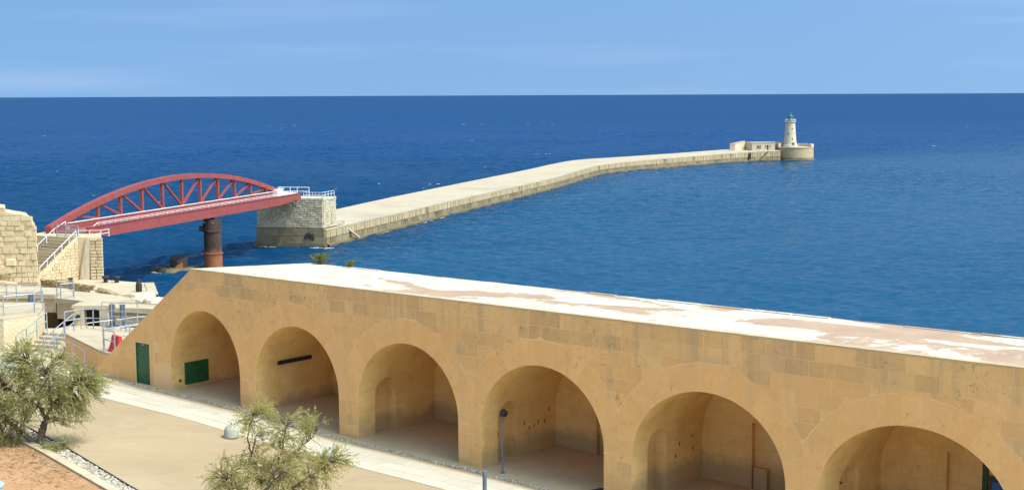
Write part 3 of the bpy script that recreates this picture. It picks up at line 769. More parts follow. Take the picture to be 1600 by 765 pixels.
def arcade_fittings():
    # green plank door
    dr = MB(); dr.box(-5.05, -3.94, .10, .135, .30, 2.37); door = dr.build('door', M['green'], arcade); tag(door, 'green plank door')
    for k in range(6):
        x0 = -5.0+k*.168; b = MB(); b.box(x0+.006, x0+.162, .07, .10, .33, 2.33); b.build('plank', M['green'], door)
    f = MB(); f.box(-5.058, -4.99, .04, .12, .28, 2.375); f.box(-4.0, -3.932, .04, .12, .28, 2.375); f.box(-4.99, -4.0, .04, .12, 2.315, 2.375)
    f.build('door_frame', M['green'], door)
    v = MB(); v.box(-4.54, -4.44, .025, .04, 2.27, 2.31); v.build('number_plate', M['white'], door)
    # green shutter in the first vault, on its left side wall
    c, r, zc = ARCH[0]; x = c-r
    sh = MB(); sh.box(x-.02, x+.05, .78, 2.18, .50, 1.56); shutter = sh.build('shutter', M['green'], arcade); tag(shutter, 'green double shutter')
    for k in range(2):
        p = MB(); y0 = .82+k*.67; p.box(x+.05, x+.075, y0, y0+.65, .54, 1.02); p.box(x+.05, x+.075, y0, y0+.65, 1.05, 1.52); p.build('panel', M['green'], shutter)
    h = MB(); h.lathe([(.07, 0), (.07, .03)], (0, 0, 0), 10); h.v = [(x+.0+z, .5+a, .74+b) for a, b, z in h.v]; h.build('vent_hole', M['hole'], arcade)
    # dark steel lintel in the second vault
    c, r, zc = ARCH[1]; x = c-r
    l = MB(); l.box(x-.05, x+.19, 1.2, 3.2, 2.14, 2.31); l.build('steel_lintel', M['dark'], arcade)
    # iron ring in the fourth vault's niche
    c, r, zc = ARCH[3]; x = c-r-.55
    ring = MB(); pts = [(x+.03, 1.5+.13*math.cos(a), .78+.13*math.sin(a)) for a in [k*math.pi/8 for k in range(17)]]; ring.tube(pts, .028); ring.build('iron_ring', M['dark'], arcade)
    rng = random.Random(4)
    for i in (3, 4):                                        # putlog holes left in the vault walls
        c, r, zc = ARCH[i]
        for k in range(6):
            y, z = rng.uniform(2.5, 4.4), rng.uniform(.7, 1.5); b = MB(); b.box(c-r-.03, c-r+.006, y, y+.05, z, z+.16); b.build('putlog_hole', M['hole'], arcade)
    # black frame in the sixth niche, lamp on its wall, green frame with a blue cloth in the far recess
    c, r, zc = ARCH[5]; x = c-r-.55
    f = MB(); f.beam((x+.06, 1.6, 1.32), (x+.06, 2.75, 1.05), .05, .05); f.beam((x+.06, 2.75, 1.05), (x+.06, 2.75, -.4), .05, .05); f.beam((x+.06, 1.6, 1.32), (x+.06, 1.6, -.4), .05, .05)
    f.build('black_frame', M['dark'], arcade)
    l = MB(); l.lathe([(.03, 0), (.07, .05), (.07, .12), (.02, .16)], (c-r+.12, 4.1, 2.55), 10); l.build('wall_lamp', M['dark'], arcade)
    g = MB(); g.box(35.06, 35.24, DEPTH-.10, DEPTH-.005, -.5, 2.75); g.box(36.6, 36.75, DEPTH-.10, DEPTH-.005, -.5, 2.75); g.box(35.24, 36.6, DEPTH-.09, DEPTH-.005, 1.55, 1.63); g.box(35.24, 36.6, DEPTH-.09, DEPTH-.005, 2.6, 2.75)
    wf = g.build('window_frame', M['darkgreen'], arcade)
    p = MB(); p.box(35.26, 36.58, DEPTH-.03, DEPTH-.008, -.4, 1.54); p.build('shutter_panel', M['bark'], wf)
    # patched stone and a low bench in the fifth vault's recess
    b = MB(); b.box(26.4, 26.95, DEPTH+.02, DEPTH+.21, -.6, .42); b.build('stone_bench', M['vault'], arcade)
arcade_fittings()

def loose_in_vaults():
    b = MB(); b.lathe([(.16, 0), (.2, .02), (.2, .5), (.17, .62), (.1, .72)], (0, 0, 0), 14)
    c = W(35.75, 4.3, 1.0); 
    cloth = MB()
    for i in range(9):
        for j in range(7):
            cloth.v.append((i*.09, .05*math.sin(i*1.7)+.02*math.sin(j), -j*.2))
    cloth.f = [(i*7+j, (i+1)*7+j, (i+1)*7+j+1, i*7+j+1) for i in range(8) for j in range(6)]
    o = cloth.build('blue_tarpaulin', M['blue'], fix=False); o.location = W(35.42, 4.5, 1.5); o.rotation_euler = (0, 0, ARZ)
    md = o.modifiers.new('thickness', 'SOLIDIFY'); md.thickness = .02
    tag(o, 'blue cloth hanging inside the rightmost arch', 'tarpaulin')
    m = MB()
    for k in range(5): m.tube([(0+.05*k, .12*k, .03+.004*k), (.5+.05*k, .1*k+.03, .04+.03*k), (1.0, .12*k, .03)], .03)
    o = m.build('black_hose', M['dark']); o.location = W(22.0, .25, gz(22)); o.rotation_euler = (0, 0, ARZ)
    tag(o, 'black hose lying on the floor of the fourth arch', 'hose')
loose_in_vaults()

# ================================================================ RED FOOTBRIDGE
BL = Vector((-61.3, 205.0)); BR = Vector((-41.2, 275.4))
BD = (BR-BL).normalized(); BN = Vector((-BD.y, BD.x))            # BN points to the far (truss) side
bridge = empty('footbridge', (BL.x, BL.y, 9.6), math.atan2(BD.y, BD.x), 'red steel footbridge with a single arched truss spanning the channel', 'bridge')
BLEN = (BR-BL).length
def build_bridge():
    # local frame: x along the bridge, y to the truss side, z above the deck seat (9.6)
    YT = 6.7; x0 = -1.0; P = 6.565
    far0 = Vector((-67.8, 207.0))-BL; fx0 = far0.dot(BD)
    TX = lambda t: fx0+t*P
    ZC = 1.0
    def zarch(t): return .75+5.55*(1-((t-5.86)/6.02)**2)
    g = MB()                                                     # near girder: box with sloping ends
    prof = [(-.6, -.2), (3.5, -.55), (BLEN-9, -.55), (BLEN, -.15), (BLEN, .98), (-.6, .98)]
    n = len(prof); g.add([(p[0], 0, p[1]) for p in prof]+[(p[0], .55, p[1]) for p in prof], [tuple(range(n)), tuple(range(n, 2*n))[::-1]]+[(i, (i+1) % n, n+(i+1) % n, n+i) for i in range(n)])
    gd = g.build('girder', M['red'], bridge)
    fl = MB(); fl.box(-.6, BLEN+.03, -.12, .62, .985, 1.06); fl.box(3.4, BLEN-9, -.14, .9, -.64, -.56); fl.build('flange', M['red'], gd)
    d = MB(); d.box(-.4, BLEN+.6, .56, YT-.45, .02, .22); deck = d.build('deck', M['grate'], bridge)
    for k in range(13):
        b = MB(); x = lerp(.8, BLEN-1, k/12); b.box(x, x+.25, .57, YT-.46, -.5, .015); b.build('floor_beam', M['red'], bridge)
    # chord of the truss
    c = MB(); c.box(TX(-.15), TX(11.95), YT-.42, YT+.42, -.25, ZC+.12); c.build('bottom_chord', M['red'], bridge)
    w = MB(); w.box(TX(.2), TX(11.9), YT-.50, YT-.30, ZC+.125, ZC+.24); w.build('handrail', M['white'], bridge)
    # arch rib, a box section
    a = MB(); N = 48; hw = .55; hh = .42
    for i in range(N+1):
        t = lerp(-.16, 11.88, i/N); z = zarch(t); dz = (zarch(t+.05)-zarch(t-.05))/(.1*P); k = 1/math.hypot(1, dz)
        for y, s in ((-hw, -1), (hw, -1), (hw, 1), (-hw, 1)):
            a.v.append((TX(t)-dz*k*hh*s, YT+y, max(z+k*hh*s-.2, -.3)))
    for i in range(N):
        for q in range(4): a.f.append((i*4+q, i*4+(q+1) % 4, (i+1)*4+(q+1) % 4, (i+1)*4+q))
    a.f += [(3, 2, 1, 0), tuple(N*4+q for q in range(4))]
    a.build('arch_rib', M['red'], bridge)
    for k in range(11):
        t = k+.85; v = MB(); v.box(TX(t)-.24, TX(t)+.24, YT-.22, YT+.22, ZC+.10, zarch(t)-.4); v.build('vertical', M['red'], bridge)
    for k in range(10):
        if k < 5: ta, tb = k+.85, k+1.85
        else: ta, tb = k+1.85, k+.85
        v = MB(); s = 1 if k < 5 else -1
        v.beam((TX(ta)+.1*s, YT, zarch(ta)-.35), (TX(tb)-.2*s, YT, ZC+.2), .30, .34, up=(0, 1, 0)); v.build('diagonal', M['red'], bridge)
    # near railing: two white rails on short posts
    r = MB()
    for z in (1.52, 1.30): r.tube([(2.0, .25, z), (BLEN-1.5, .25, z)], .035)
    r.tube([(2.0, .25, 1.52), (.6, .1, 1.10)], .055); rl = r.build('handrail', M['white'], bridge)
    for k in range(46):
        x = lerp(2.2, BLEN-1.7, k/45); p = MB(); p.box(x-.02, x+.02, .23, .27, 1.06, 1.5); p.build('baluster', M['white'], rl)
    e = MB(); e.slab([(TX(11.45), 1.2), (TX(12.6), .3), (TX(12.6), -.2), (TX(11.2), -.2), (TX(11.2), 1.45), (TX(11.7), 1.7)], (0, 0, 0), (1, 0, 0), (0, 0, 1), (0, -1, 0), -YT+.3, -YT+1.5); e.build('end_block', M['white'], bridge)
build_bridge()

def railing(name, label, pts, h=1.1, levels=(1.0, .5), r=.03, mat='galv', cat='railing', group=None, posts=None, rz=None):
    pts = [Vector(p) for p in pts]; base = pts[0]
    root = empty(name, base, 0, label, cat, group)
    for lv in levels:
        m = MB(); m.tube([p-base+Vector((0, 0, h*lv)) for p in pts], r); m.build('rail', M[mat], root)
    for p in (pts if posts is None else [Vector(q) for q in posts]):
        m = MB(); q = p-base; m.tube([q+Vector((0, 0, -.06)), q+Vector((0, 0, h))], r*1.15); m.build('post', M[mat], root)
    return root

# ================================================================ BRIDGE PIER
def coursed(mb, p, q, z0, z1, rowh, bw, out, rng, proud=(.06, .16), gap=.07, batter=0.0, into=.1):
    """rock-faced courses between plan points p and q, proud of the face towards out"""
    p = Vector((p[0], p[1], 0)); q = Vector((q[0], q[1], 0)); d = q-p; L = d.length; d /= L; out = Vector((out[0], out[1], 0)).normalized()
    nr = max(1, round((z1-z0)/rowh)); rh = (z1-z0)/nr
    for j in range(nr):
        x = -bw*(.5*(j % 2)+rng.uniform(0, .15))
        while x < L:
            w = bw*rng.uniform(.8, 1.2); a, b = max(0, x)+gap/2, min(L, x+w)-gap/2; x += w
            if b-a < .08: continue
            za, zb = z0+j*rh+gap/2, z0+(j+1)*rh-gap/2
            off = -out*batter*(za-z0)
            mb.slab([(a, za), (b, za), (b, zb), (a, zb)], p+off, d, (0, 0, 1), out, -into, rng.uniform(*proud), min(.05, (zb-za)*.22))

def build_pier():
    rng = random.Random(21)
    root = empty('bridge_pier', (-43.5, 278, 0), 0, 'grey rock-faced stone pier carrying the sea end of the red bridge', 'pier')
    O = Vector((-43.5, 278, 0))
    FL = Vector((-50.4, 278.6, 0)); FR = Vector((-37.0, 275.6, 0)); ax = Vector((.283, .959, 0)); depth = 6.2
    BLk = FL+ax*depth; BRk = FR+ax*depth
    loc = lambda p: (p.x-O.x, p.y-O.y)
    nF = Vector((-.218, -.976, 0)); nR = Vector((.959, -.283, 0))
    m = MB(); m.prism([loc(FL), loc(FR), loc(BRk), loc(BLk)], 3.7, 9.3); m.build('core', M['pierstone'], root)
    b = MB(); coursed(b, loc(FL), loc(FR), 3.75, 9.1, .45, .95, nF, rng, (.08, .20), .11); coursed(b, loc(FR), loc(BRk), 3.75, 9.1, .45, .95, nR, rng, (.08, .20), .11)
    coursed(b, loc(BLk), loc(FL), 3.75, 9.1, .45, .95, -nR, rng, (.08, .20), .11)
    tag(b.build('rock_faced_stones', M['pierstone'], root), kind='stuff')
    c = MB(); e = .16
    c.prism([loc(FL-nR*e+nF*e), loc(FR+nR*e+nF*e), loc(BRk+nR*e), loc(BLk-nR*e)], 9.12, 9.55); c.build('coping', M['pale'], root)
    pl = MB(); e = .22
    pl.prism([loc(FL-nR*e+nF*e), loc(FR+nR*e+nF*e), loc(BRk+nR*e+ax*3), loc(BLk-nR*e+ax*3)], -2.5, 3.62); pl.build('plinth', M['wetstone'], root)
    pb = MB(); coursed(pb, loc(FL-nR*e+nF*e), loc(FR+nR*e+nF*e), .55, 3.6, 1.5, 3.6, nF, rng, (.04, .09), .06); coursed(pb, loc(FR+nR*e+nF*e), loc(BRk+nR*e+ax*3), .55, 3.6, 1.5, 3.6, nR, rng, (.04, .09), .06)
    tag(pb.build('plinth_stones', M['wetstone'], root), kind='stuff')
    f = MB(); e2 = .7
    f.prism([loc(FL-nR*e2+nF*e2), loc(FR+nR*e2+nF*e2), loc(BRk+nR*e2+ax*3), loc(BLk-nR*e2+ax*3)], -2.5, .45); f.build('foot', M['waterline'], root)
    # torn-out patch with rusty iron on the plinth
    rp = MB(); base = FL.lerp(FR, .80)+nF*.36
    for k in range(14):
        q = base+(FR-FL).normalized()*rng.uniform(-.9, .9); rp.lump((q.x-O.x, q.y-O.y, 2.0+rng.uniform(-.5, .6)), .35, .3, .35, rng)
    rp.build('rusted_bracket', M['iron'], root)
    bm = MB(); p = FL.lerp(FR, .70); bm.obox((p.x-O.x+.3, p.y-O.y+1.2, 9.40), Vector((.98, -.2, 0))*1.5, Vector((.2, .98, 0))*1.0, (0, 0, .12)); bm.build('bearing', M['dark'], root)
    # landing railing
    zt = 9.55
    a = FL.lerp(FR, .70)+nF*-.3; b2 = FR-nR*.25+ -nF*.25; c2 = BRk-nR*.25
    for i, (u, v) in enumerate(((a, b2), (b2, c2))):
        k = 6 if i == 0 else 4
        railing('landing_railing', ['white railing along the front edge of the sea pier', 'white railing along the right edge of the sea pier'][i],
                [u.lerp(v, j/k)+Vector((0, 0, zt)) for j in range(k+1)], 1.15, (1.0, .55), .045, 'white', group='railings on the sea pier')
    a3 = Vector((-42.6, 279.8, zt)); b3 = Vector((-40.2, 279.4, zt))
    railing('bridge_gate', 'tall white gate frame where the bridge meets the sea pier', [Vector((-46.5, 280.4, zt)), Vector((-44.0, 280.0, zt)), a3, b3], 1.95, (1.0, .6), .06, 'white', 'gate')
build_pier()

# ================================================================ BREAKWATER
BWF = [(-36.6, 275.6), (-31.6, 293.5), (-27.6, 307), (-11.5, 363), (12.0, 442), (24.5, 493), (33.4, 524.5), (44.5, 546), (62.3, 571.5), (82, 596), (104, 621.5), (119.6, 628.5)]
BWB = [(-50.6, 279), (-45.5, 297), (-42.0, 312), (-28.6, 366), (-2.5, 460), (8.5, 499), (14.5, 522), (26.5, 558), (48, 584), (70, 609.5), (99.4, 645), (116, 655)]
BWZ = [3.55, 3.55, 3.55, 3.5, 3.5, 3.6, 3.65, 3.7, 3.8, 3.95, 4.2, 4.4]
def build_breakwater():
    rng = random.Random(31)
    root = empty('breakwater', (-36.6, 275.6, 0), 0, 'long bent limestone breakwater running out to the lighthouse', 'breakwater')
    ox, oy = -36.6, 275.6; n = len(BWF)
    F = [Vector((x-ox, y-oy, 0)) for x, y in BWF]; B = [Vector((x-ox, y-oy, 0)) for x, y in BWB]
    # rounded stations along each edge
    def dens(P, Z):
        out = []
        for i in range(n-1):
            for k in range(6):
                t = k/6; p0, p1, p2, p3 = P[max(0, i-1)], P[i], P[i+1], P[min(n-1, i+2)]
                q = .5*((2*p1)+(p2-p0)*t+(2*p0-5*p1+4*p2-p3)*t*t+(3*p1-p0-3*p2+p3)*t**3); out.append((q, lerp(Z[i], Z[i+1], t)))
        out.append((P[-1], Z[-1])); return out
    f = dens(F, BWZ); b = dens(B, BWZ); N = len(f)
    body = MB()
    for i in range(N):
        (pf, z), (pb, _) = f[i], b[i]
        body.v += [(pf.x, pf.y, -2.5), (pf.x, pf.y, z-.35), (pb.x, pb.y, z-.35), (pb.x, pb.y, -2.5)]
    for i in range(N-1):
        for q in range(3): body.f.append((i*4+q, i*4+q+1, (i+1)*4+q+1, (i+1)*4+q))
    body.f += [(0, 1, 2, 3), tuple((N-1)*4+q for q in range(4))]
    body.build('body', M['wetstone'], root)
    top = MB()                                                   # paved deck, slightly overhanging
    for i in range(N):
        (pf, z), (pb, _) = f[i], b[i]; o = (pf-pb).normalized()*.22
        top.v += [tuple(pf+o+Vector((0, 0, z-.34))), tuple(pf+o+Vector((0, 0, z))), tuple(pb-o+Vector((0, 0, z+.25))), tuple(pb-o+Vector((0, 0, z-.34)))]
    for i in range(N-1):
        for q in range(4): top.f.append((i*4+q, i*4+(q+1) % 4, (i+1)*4+(q+1) % 4, (i+1)*4+q))
    top.f += [(0, 1, 2, 3), tuple((N-1)*4+q for q in range(4))]
    top.build('deck', M['deckstone'], root)
    foot = MB()                                                  # weedy footing at the waterline
    for i in range(N):
        (pf, z), (pb, _) = f[i], b[i]; o = (pf-pb).normalized()*(.85+.15*pnoise(Vector((i*.7, 2, 0))))
        foot.v += [tuple(pf+o+Vector((0, 0, -2))), tuple(pf+o+Vector((0, 0, .40+.05*pnoise(Vector((i*1.3, 0, 0)))))), tuple(pf+Vector((0, 0, .70))), tuple(pf-o*.2+Vector((0, 0, -2)))]
    for i in range(N-1):
        for q in range(3): foot.f.append((i*4+q, i*4+q+1, (i+1)*4+q+1, (i+1)*4+q))
    foot.build('footing', M['waterline'], root)
    up = MB(); lowc = MB()
    for i in range(N-1):
        (p, z), (q, z2) = f[i], f[i+1]; d = q-p; L = d.length; d = d/L; out = Vector((d.y, -d.x, 0))
        x = 0
        while x < L-.05:
            w = min(rng.uniform(1.2, 1.9), L-x)
            if L-x-w < .5: w = L-x
            if rng.random() > .02:
                up.slab([(x+.09, 1.75), (x+w-.09, 1.75), (x+w-.09, z-.36), (x+.09, z-.36)], p, d, (0, 0, 1), out, -.1, rng.uniform(.14, .26), .04)
            x += w
        x = 0
        while x < L-.05:
            w = min(rng.uniform(2.2, 3.4), L-x)
            if L-x-w < 1: w = L-x
            lowc.slab([(x+.05, .35), (x+w-.05, .35), (x+w-.05, 1.68), (x+.05, 1.68)], p, d, (0, 0, 1), out, -.1, rng.uniform(.08, .18), .05); x += w
    tag(up.build('upper_course', M['breakwater'], root), kind='stuff'); tag(lowc.build('lower_course', M['wetstone'], root), kind='stuff')
    # sloping slab and rubble behind the pier, steps at the far end
    s = MB(); a = Vector((-34.6, 283.5, 0))-Vector((ox, oy, 0))
    s.beam(a+Vector((.35, 2.2, 3.4)), a+Vector((3.2, 5.6, .5)), .5, .35); s.build('sloping_slab', M['deckstone'], root)
    s = MB()
    for k in range(60):
        x, y = rng.uniform(-38.5, -34.5)-ox, rng.uniform(282.4, 288.5)-oy; h = max(.1, (288.5-oy-y)/6.1)
        s.lump((x, y, 3.6+rng.uniform(0, 1.1)*h), .6, .6, .45, rng)
    tag(s.build('rubble', M['pale'], root), kind='stuff')
    st = MB(); p0 = Vector((108.6, 622.6, 0))-Vector((ox, oy, 0)); d = Vector((.91, .41, 0))
    for k in range(14):
        st.obox(p0+d*(4.6-k*.33)+Vector((.5, -.9, 4.1-k*.27)), d*.17, Vector((.41, -.91, 0))*.8, (0, 0, .135))
    st.build('steps', M['breakwater'], root)
    g = MB(); q = Vector((104.6, 621.2, 0))-Vector((ox, oy, 0)); g.obox(q+Vector((.15, -.25, 2.3)), d*.55, Vector((.41, -.91, 0))*.15, (0, 0, 1.5)); g.build('ladder_recess', M['hole'], root)
    for x, y in ((2.5, 410.2), (7.2, 426)):
        g = MB(); g.obox((x-ox+.35, y-oy-.1, 1.9), Vector((.28, .96, 0))*.28, Vector((.96, -.28, 0))*.14, (0, 0, 1.4)); g.build('fender', M['rust'], root)
build_breakwater()

# ================================================================ BREAKWATER HEAD AND LIGHTHOUSE
HC = Vector((127.5, 634.5, 0))
def build_head():
    rng = random.Random(41)
    root = empty('round_platform', HC, 0, 'round stone platform with parapet under the lighthouse', 'platform')
    m = MB(); m.lathe([(8.0, -2.5), (8.0, 1.2), (7.85, 5.45)], (0, 0, 0), 40); m.build('drum', M['breakwater'], root)
    m = MB(); m.lathe([(8.06, -2.5), (8.08, 1.25)], (0, 0, 0), 40); m.build('tidal_band', M['wetstone'], root)
    m = MB(); m.lathe([(8.9, -2.5), (8.8, .3), (8.05, .45)], (0, 0, 0), 40); m.build('footing', M['waterline'], root)
    m = MB(); m.lathe([(8.0, 5.4), (8.05, 5.85)], (0, 0, 0), 40); m.build('coping', M['deckstone'], root)
    w = MB(); N = 22                                              # parapet on the seaward half
    ring = []
    for i in range(N+1):
        a = RAD(lerp(-42, 190, i/N)); ring.append(a)
    for i in range(N):
        a, b = ring[i], ring[i+1]; z = 7.1 if i < 20 else 7.6
        w.prism([(8.0*math.cos(a), 8.0*math.sin(a)), (8.0*math.cos(b), 8.0*math.sin(b)), (6.9*math.cos(b), 6.9*math.sin(b)), (6.9*math.cos(a), 6.9*math.sin(a))], 5.86, z)
    w.build('parapet', M['lighthouse'], root)
    d = MB(); d.box(3.4, 4.3, 6.2, 6.88, 5.9, 6.8); d.build('hatch', M['hole'], root)
build_head()

def build_lighthouse():
    c = Vector((124.9, 634.0, 5.86))
    root = empty('lighthouse', c, 0, 'tapered pale stone lighthouse with green lantern at the breakwater end', 'lighthouse')
    m = MB(); prof = []
    for k in range(15):
        t = k/14; prof.append((3.05-1.0*t**.75+(.12 if k == 0 else 0), 11.0*t))
    m.lathe(prof, (0, 0, 0), 40); m.build('tower', M['lighthouse'], root, smooth=True)
    m = MB(); m.lathe([(3.35, -.05), (3.35, .75), (3.1, .95)], (0, 0, 0), 40); m.build('base_course', M['lighthouse'], root)
    m = MB(); m.lathe([(2.05, 10.75), (2.5, 11.05), (2.5, 11.35), (2.05, 11.36)], (0, 0, 0), 40); gal = m.build('gallery', M['lighthouse'], root)
    for z in (11.85, 12.3):
        r = MB(); r.tube([(2.3*math.cos(a), 2.3*math.sin(a), z) for a in [k*math.pi/12 for k in range(25)]], .06); r.build('rail', M['white'], gal)
    for k in range(12):
        a = k*math.pi/6; p = MB(); p.tube([(2.3*math.cos(a), 2.3*math.sin(a), 11.3), (2.3*math.cos(a), 2.3*math.sin(a), 12.3)], .05); p.build('post', M['white'], gal)
    ln = MB(); ln.lathe([(1.45, 11.3), (1.45, 12.35), (1.25, 12.4)], (0, 0, 0), 16); lan = ln.build('lantern_base', M['lantern'], root)
    gl = MB(); gl.lathe([(1.1, 12.4), (1.1, 13.3)], (0, 0, 0), 16); gl.build('lantern_glass', M['glass'], lan)
    for k in range(8):
        a = k*math.pi/4; p = MB(); p.tube([(1.13*math.cos(a), 1.13*math.sin(a), 12.4), (1.13*math.cos(a), 1.13*math.sin(a), 13.3)], .06); p.build('glazing_bar', M['lantern'], lan)
    r = MB(); r.lathe([(1.35, 13.28), (1.15, 13.7), (.75, 14.1), (.42, 14.3), (.38, 14.55), (.5, 14.75), (.42, 15.0), (.15, 15.25)], (0, 0, 0), 20); r.build('dome', M['lantern'], root, smooth=True)
    for (ang, z, w, h) in ((-78, 8.1, .45, .6), (-120, 5.9, .45, .6), (-78, 3.6, .45, .6)):
        a = RAD(ang); rad = 3.05-1.0*(z/11)**.75; p = MB(); d = Vector((math.cos(a), math.sin(a), 0))
        p.obox(d*(rad-.02)+Vector((0, 0, z)), Vector((-d.y, d.x, 0))*w/2, d*.08, (0, 0, h/2)); p.build('window', M['hole'], root)
    a = RAD(-72); d = Vector((math.cos(a), math.sin(a), 0)); p = MB(); p.obox(d*3.02+Vector((0, 0, 1.0)), Vector((-d.y, d.x, 0))*.42, d*.3, (0, 0, 1.0)); p.build('door', M['bark'], root)
build_lighthouse()

def build_keepers():
    o = Vector((107.6, 632.5, 4.35))
    root = empty('keepers_house', o, 0, 'low flat-roofed stone house left of the lighthouse', 'house')
    m = MB(); m.prism([(0, 0), (9.8, -.3), (12.0, 7), (-1.8, 8)], 0, [3.3, 3.5, 3.5, 3.4]); m.build('wall', M['lighthouse'], root)
    r = MB(); r.prism([(-.15, -.2), (9.95, -.5), (12.1, 7.1), (-1.9, 8.1)], [3.305, 3.505, 3.505, 3.405], [3.48, 3.68, 3.68, 3.58]); r.build('roof', M['concrete_pale'], root)
    for k, (x, z0, z1, w) in enumerate(((2.15, 1.0, 2.25, .38), (2.8, 1.0, 2.25, .38), (3.45, 1.0, 2.25, .38), (5.9, 1.5, 2.25, .42), (7.75, 1.5, 2.25, .42))):
        f = MB(); f.box(x, x+w, -.03*x-.06, -.03*x+.02, z0, z1); wd = f.build('window', M['hole'], root)
        s = MB(); s.box(x-.08, x+w+.08, -.03*x-.16, -.03*x-.03, z0-.14, z0-.01); s.build('sill', M['concrete_pale'], wd)
    d = MB(); d.box(6.65, 7.25, -.27, -.17, .35, 2.45); d.build('door', M['hole'], root)
    t = MB(); t.prism([(-1.2, -2.3), (11.5, -3.0), (11.5, .5), (-1.2, .5)], -.3, .06); t.build('terrace', M['deckstone'], root)
    root2 = empty('sea_parapet', (98.0, 634, 4.1), 0, 'angled stone parapet left of the flat-roofed house', 'wall')
    m = MB(); m.prism([(0, 0), (2.2, -.6), (7.6, 5.2), (6.6, 6.4), (1.3, 1.2), (0, 1.6)], 0, [3.1, 3.1, 4.1, 4.1, 3.3, 3.1]); m.build('wall', M['lighthouse'], root2)
    m = MB(); m.prism([(-.1, -.1), (2.25, -.72), (7.7, 5.15), (6.6, 6.5), (1.3, 1.35), (-.1, 1.7)], [3.102, 3.102, 4.102, 4.102, 3.302, 3.102], [3.3, 3.3, 4.3, 4.3, 3.5, 3.3]); m.build('coping', M['concrete_pale'], root2)
    root3 = empty('stone_wall', (117.8, 636, 5.0), 0, 'low stone wall joining the flat-roofed house to the lighthouse', 'wall')
    m = MB(); m.prism([(0, 0), (2.4, 1.4), (7.2, -.2), (7.2, .8), (2.2, 2.4), (-.4, .8)], -.8, 2.9); m.build('wall', M['lighthouse'], root3)
    m = MB(); m.prism([(-.1, -.1), (2.4, 1.28), (7.2, -.32), (7.2, .9), (2.2, 2.5), (-.5, .8)], 2.902, 3.05); m.build('coping', M['concrete_pale'], root3)
build_keepers()

# ================================================================ OLD IRON PIER STUMPS
def build_stumps():
    rng = random.Random(51)
    c = Vector((-51.35, 241, 0)); root = empty('iron_pylon', c, 0, 'tall rusted iron cylinder standing in the sea under the red bridge', 'pylon')
    m = MB(); S = 28; prof = [(1.55, -3), (1.55, 2.6), (1.68, 2.62), (1.68, 2.85), (1.5, 2.9), (1.5, 6.4), (1.62, 6.45), (1.62, 6.7), (1.5, 6.75), (1.5, 8.1)]
    m.lathe(prof, (0, 0, 0), S)
    b = len(m.v)-S
    for k in range(S): x, y, z = m.v[b+k]; m.v[b+k] = (x, y, 8.55+.35*pnoise(Vector((k*.45, 0, 0)))+rng.uniform(-.12, .12))
    m.build('cylinder', M['rust'], root)
    r = MB(); r.tube([(1.6*math.cos(a), 1.6*math.sin(a), 7.9-1.5*max(0, math.sin((a-RAD(200))*1.2))) for a in [RAD(195+10*k) for k in range(16)]], .07); r.build('hanging_cable', M['dark'], root)
    f = MB(); f.obox((-1.7, -.5, 7.0), (.45, 0, 0), (0, .35, 0), (0, 0, .45)); f.build('bracket', M['rust'], root)
    f = MB(); f.obox((-1.55, -.6, 2.75), (.4, 0, 0), (0, .3, 0), (0, 0, .16)); f.build('bracket', M['rust'], root)
    p = MB(); p.beam((-1.3, -1.1, 8.15), (.5, -1.45, 8.05), .16, .12); p.build('timber', M['concrete_pale'], root)
    c = Vector((-56.6, 238.2, 0)); root = empty('iron_stump', c, 0, 'broken dark iron stump on a weedy footing beside the taller cylinder', 'stump')
    m = MB(); m.lathe([(1.5, -2), (1.5, .6), (1.5, 1.6)], (0, 0, 0), 24); b = len(m.v)-24
    for k in range(24):
        x, y, z = m.v[b+k]; a = 2*math.pi*k/24; h = 2.55-.9*max(0, math.sin(a-RAD(190)))-(1.1 if -70 < math.degrees(a)-290 < -10 else 0)
        m.v[b+k] = (x, y, h+rng.uniform(-.1, .1))
    m.build('cylinder', M['iron'], root)
    m = MB(); prof = [(3.6, -2.0), (3.4, .15), (2.7, .5), (1.2, .75)]
    m.lathe(prof, (-.2, -.6, 0), 22); m.v = [(x+rng.uniform(-.3, .3), y+rng.uniform(-.3, .3), z+rng.uniform(-.08, .08)) for x, y, z in m.v]; m.build('footing', M['waterline'], root)
    m = MB(); m.prism([(-.2, -1.9), (1.0, -1.5), (.4, -1.0)], .5, [1.0, 1.8, 1.2]); m.build('broken_plate', M['rust'], root)
    for k, (x, y, l) in enumerate(((-60.0, 239.5, 'black wave-washed rock left of the broken iron stump'), (-54.0, 241.5, 'flat wet rock right of the broken iron stump'))):
        m = MB()
        for q in range(5): m.lump((rng.uniform(-.9, .9), rng.uniform(-.6, .6), .15), 1.0, .7, .6, rng)
        o = m.build('rock', M['waterline']); o.location = (x, y, 0); tag(o, l, 'rock', 'rocks by the iron stump')
build_stumps()

